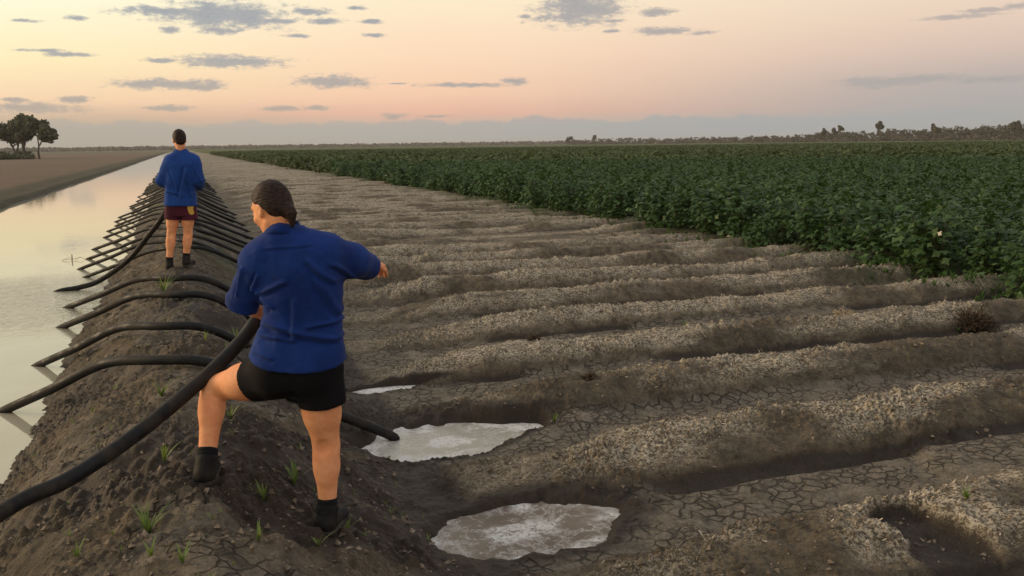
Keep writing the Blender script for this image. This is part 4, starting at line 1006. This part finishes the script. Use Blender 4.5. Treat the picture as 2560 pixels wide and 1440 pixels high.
# ------------------------------------------------------------------ clods, straw, weeds
def clods():
    rs = np.random.RandomState(3); N_ = 15000
    d = 2.4 + 13 * rs.rand(N_) ** 1.5; a = np.radians(rs.uniform(-14, 54, N_)); x = d * np.sin(a); y = d * np.cos(a)
    ok = (x > -1.15) & (x < 10.8); x, y = x[ok], y[ok]
    z, dry, wet, crk = soil(x, y); ok = (rs.rand(len(x)) > crk * .93) & (z > -.60) ; x, y, z = x[ok], y[ok], z[ok]
    n = len(x); s = .0045 + .015 * rs.rand(n) ** 4
    base = np.array([(1, 0, 0), (-1, 0, 0), (0, 1, 0), (0, -1, 0), (0, 0, 1), (0, 0, -1), (.6, .6, .5), (-.6, .5, .55), (.5, -.6, .5), (-.55, -.6, .5)])
    # octahedron faces
    f_ = np.array([(0, 2, 4), (2, 1, 4), (1, 3, 4), (3, 0, 4), (2, 0, 5), (1, 2, 5), (3, 1, 5), (0, 3, 5)])
    b6 = base[:6]
    V = np.stack([x, y, z + s * .35], 1)[:, None] + s[:, None, None] * (b6[None] * (1, 1, .75) + rs.normal(size=(n, 6, 3)) * .28)
    F = (np.arange(n) * 6)[:, None, None] + f_[None]
    o = mesh_np('soil_clods', V.reshape(-1, 3), F.reshape(-1, 3), m_clod, smooth=False); tag(o, 'loose crumbs and clods of dry soil strewn over bank and ridges', 'soil clods', kind='stuff')
m_clod = simple('clod_soil', (.11, .082, .058), (.27, .21, .15), .95, 11)
clods()
def straw():
    rs = np.random.RandomState(4); N_ = 70000
    x = rs.uniform(1.8, 11.2, N_); y = rs.uniform(2.2, 24, N_) ; z, dry, wet, crk = soil(x, y)
    ok = rs.rand(N_) < dry * .9; x, y, z = x[ok], y[ok], z[ok]; n = len(x)
    a = rs.uniform(0, math.tau, n); L = .004 + .010 * rs.rand(n) + .022 * (rs.rand(n) < .04); w_ = rs.uniform(.0018, .0045, n); t_ = rs.normal(size=n) * .45
    dx, dy, dz = np.cos(a) * L, np.sin(a) * L, t_ * L; px, py = -np.sin(a) * w_, np.cos(a) * w_
    c = np.stack([x, y, z + .008 + np.abs(dz)], 1)
    V = np.stack([c + np.stack([-dx - px, -dy - py, -dz], 1), c + np.stack([dx - px, dy - py, dz], 1), c + np.stack([dx + px, dy + py, dz + .002], 1), c + np.stack([-dx + px, -dy + py, -dz + .002], 1)], 1)
    o = mesh_np('straw_litter', V.reshape(-1, 3), np.arange(n * 4).reshape(n, 4), m_straw, smooth=False); tag(o, 'pale straw litter lying on the ridge tops', 'straw', kind='stuff')
straw()
def blades(n, h, spread, seed, wd=.006, droop=.6):
    rs = np.random.RandomState(seed); V = []; F = []
    for i in range(n):
        a = rs.uniform(0, math.tau); L = h * rs.uniform(.6, 1.15); lean = rs.uniform(.25, 1.) * spread; k = len(V)
        for j in range(5):
            u = j / 4; r_ = lean * L * u ** 1.3; z = L * (u - droop * lean * .5 * u ** 2.4); wj = wd * (1 - u) ** .6 * (1 if j else .6) + .0006
            c = np.array((r_ * math.cos(a), r_ * math.sin(a), z)); s_ = np.array((-math.sin(a), math.cos(a), 0)) * wj
            V += [c - s_, c + s_]
            if j: F.append((k + 2 * j - 2, k + 2 * j - 1, k + 2 * j + 1, k + 2 * j))
    return V, F
WG = 'small green seedlings sprouting on the bare soil'
WD = [(-.23, 3.79, .13, 15, 'bright green grassy seedling on the lower left bank, below the held pipe'), (-.50, 3.77, .085, 7, 'small spreading seedling at the lower left of the bank'), (-.2, 5.58, .11, 12, 'green seedling just behind the held pipe, left of the near person knee'),
      (.17, 5.08, .10, 8, 'seedling tuft seen between the legs near the left calf'), (-.17, 4.45, .12, 8, 'thin seedling to the left of the near person left boot'), (.26, 4.05, .10, 10, 'grassy tuft on the soil between the two boots, nearer the left one'),
      (.44, 4.43, .13, 16, 'wide green tuft on the soil between the two boots, nearer the right leg'), (-.53, 6.45, .07, 6, 'yellowish seedling beside the nearest laid pipe on the channel side'), (.46, 3.72, .075, 6, 'tiny seedling below the right boot at the bottom edge'),
      (.19, 3.43, .08, 9, 'seedling at the bottom edge left of the right boot'), (-.20, 3.35, .08, 7, 'seedling at the bottom edge under the bright green one'), (-.09, 3.25, .08, 8, 'pale seedling cut by the bottom edge of the picture'),
      (-.24, 9.68, .20, 14, 'leafy weed growing on the crest between the third and fourth laid pipes'), (.37, 8.09, .16, 10, 'weed beside the near person left elbow'), (3.9, 3.41, .09, 12, 'yellow-green sprout on the pale ridge at the lower right'),
      (2.53, 5.92, .12, 8, 'slender sprout standing right of the silty pool'), (.09, 7.26, .12, 8, 'weed on the crest between second and nearest laid pipe'), (.62, 3.95, .08, 7, 'small leafy sprout right of the right boot'), (-.62, 5.9, .06, 5, 'small pale sprout on the channel slope'), (5.2, 8.4, .12, 8, 'sprout in the furrow amid the bare field')]
for i, (x, y, h, n, lb) in enumerate(WD):
    V, F = blades(n, h, .95, 600 + i, .0048 + h * .012); o = mesh_np('seedling', V, F, m_weed, smooth=False); o.location = (x, y, gz(x, y) - .004); tag(o, lb, 'seedling', WG)
rs = np.random.RandomState(8); V = []; F = []
for i in range(170):
    y = 2.6 + 9 * rs.rand() ** 1.4; x = rs.uniform(-1.0, 1.2)
    v, f_ = blades(rs.randint(2, 6), rs.uniform(.015, .05), 1.1, 2000 + i, .0028, .6); k = len(V); z0 = gz(x, y)
    V += [(p[0] + x, p[1] + y, p[2] + z0) for p in v]; F += [tuple(q + k for q in ff) for ff in f_]
tag(mesh_np('sprouts', V, F, m_weed, smooth=False), 'tiny scattered sprouts dotting the bank', 'sprouts', kind='stuff')
# weedy strip along the crop edge
rs = np.random.RandomState(9); V = []; F = []
for i in range(900):
    y = rs.uniform(7.0, 30); x = XE - .15 - abs(rs.normal()) * .6
    if vnoise(np.array([x * .8]), np.array([y * .55]), 5)[0] < -.12: continue
    v, f_ = blades(7, rs.uniform(.05, .13), .95, 1000 + i, .012, .5); k = len(V); z0 = gz(x, y)
    V += [(p[0] + x, p[1] + y, p[2] + z0) for p in v]; F += [tuple(q + k for q in ff) for ff in f_]
tag(mesh_np('weed_strip', V, F, m_weed2, smooth=False), 'low green weeds straggling along the foot of the crop', 'weeds', kind='stuff')
# tumbled dead weeds and a stick on the ridges
def dead_ball(x, y, r_, n, seed, mat, label, flat=.7):
    rs = np.random.RandomState(seed); segs = []
    for i in range(n):
        d = rs.normal(size=3); d /= np.linalg.norm(d); d[2] = abs(d[2]) * flat; p = d * r_ * rs.uniform(.1, .5); q = d * r_ * rs.uniform(.7, 1.) + rs.normal(size=3) * r_ * .2; q[2] = max(q[2], .01)
        m_ = (p + q) / 2 + rs.normal(size=3) * r_ * .1; segs += [(p, m_, .006, .005), (m_, q, .005, .003)]
    o = stems_mesh('dead_weed', segs, mat, sides=3); o.location = (x, y, gz(x, y)); tag(o, label, 'dead weed', 'dry weeds left on the ridges')
dead_ball(8.2, 7.25, .26, 520, 21, m_dead, 'dark brown dead weed heaped on the ridge near the crop edge at the right', .9)
dead_ball(7.06, 8.0, .16, 200, 22, m_straw, 'pale dry weed tuft on the ridge left of the dark heap', .8)
dead_ball(3.06, 6.42, .08, 90, 23, m_dead, 'small dark dead weed on the ridge above the silty pool', .8)
dead_ball(3.2, 8.0, .08, 90, 24, m_dead, 'small dark clump of dead weed in the middle of the field', .8)
z0 = gz(4.49, 8.16)
o = tube('stick', catmull([(4.3, 8.12, z0 + .02), (4.5, 8.16, z0 + .05), (4.72, 8.24, z0 + .045)], 4), .012, m_dead, 6, False, taper=np.linspace(1, .4, 9)); tag(o, 'dark stick lying on a ridge top in the middle of the field', 'stick')
# twig standing in the channel
V = [((0, 0, -.1), (.01, 0, .11), .012, .008), ((.0, 0, .03), (-.16, 0, .01), .004, .002), ((-.16, 0, .01), (-.02, 0, .07), .003, .002), ((0, 0, .02), (.14, .02, .05), .004, .002), ((.14, .02, .05), (.26, 0, .0), .003, .002), ((.05, 0, .0), (.16, 0, .06), .003, .002)]
o = stems_mesh('twig', V, m_dead, sides=5); o.location = (-1.98, 17.9, WATER_Z); tag(o, 'bent dark twig poking out of the channel water', 'twig')

# ------------------------------------------------------------------ evening haze
V = [(x, y, z) for x in (-2650, 2650) for y in (-2650, 2650) for z in (-3.2, 14)]
F = [(0, 1, 3, 2), (4, 6, 7, 5), (0, 4, 5, 1), (2, 3, 7, 6), (0, 2, 6, 4), (1, 5, 7, 3)]
m_haze = bpy.data.materials.new('haze'); m_haze.use_nodes = True; mt = m_haze.node_tree; mt.nodes.clear()
pv = mt.nodes.new('ShaderNodeVolumePrincipled'); pv.inputs['Color'].default_value = (.86, .80, .74, 1); pv.inputs['Density'].default_value = .0002
mo = mt.nodes.new('ShaderNodeOutputMaterial'); mt.links.new(pv.outputs[0], mo.inputs['Volume'])
hz = mesh_np('haze', V, F, m_haze, smooth=False); tag(hz, 'thin evening haze lying over the fields', 'haze', kind='stuff')
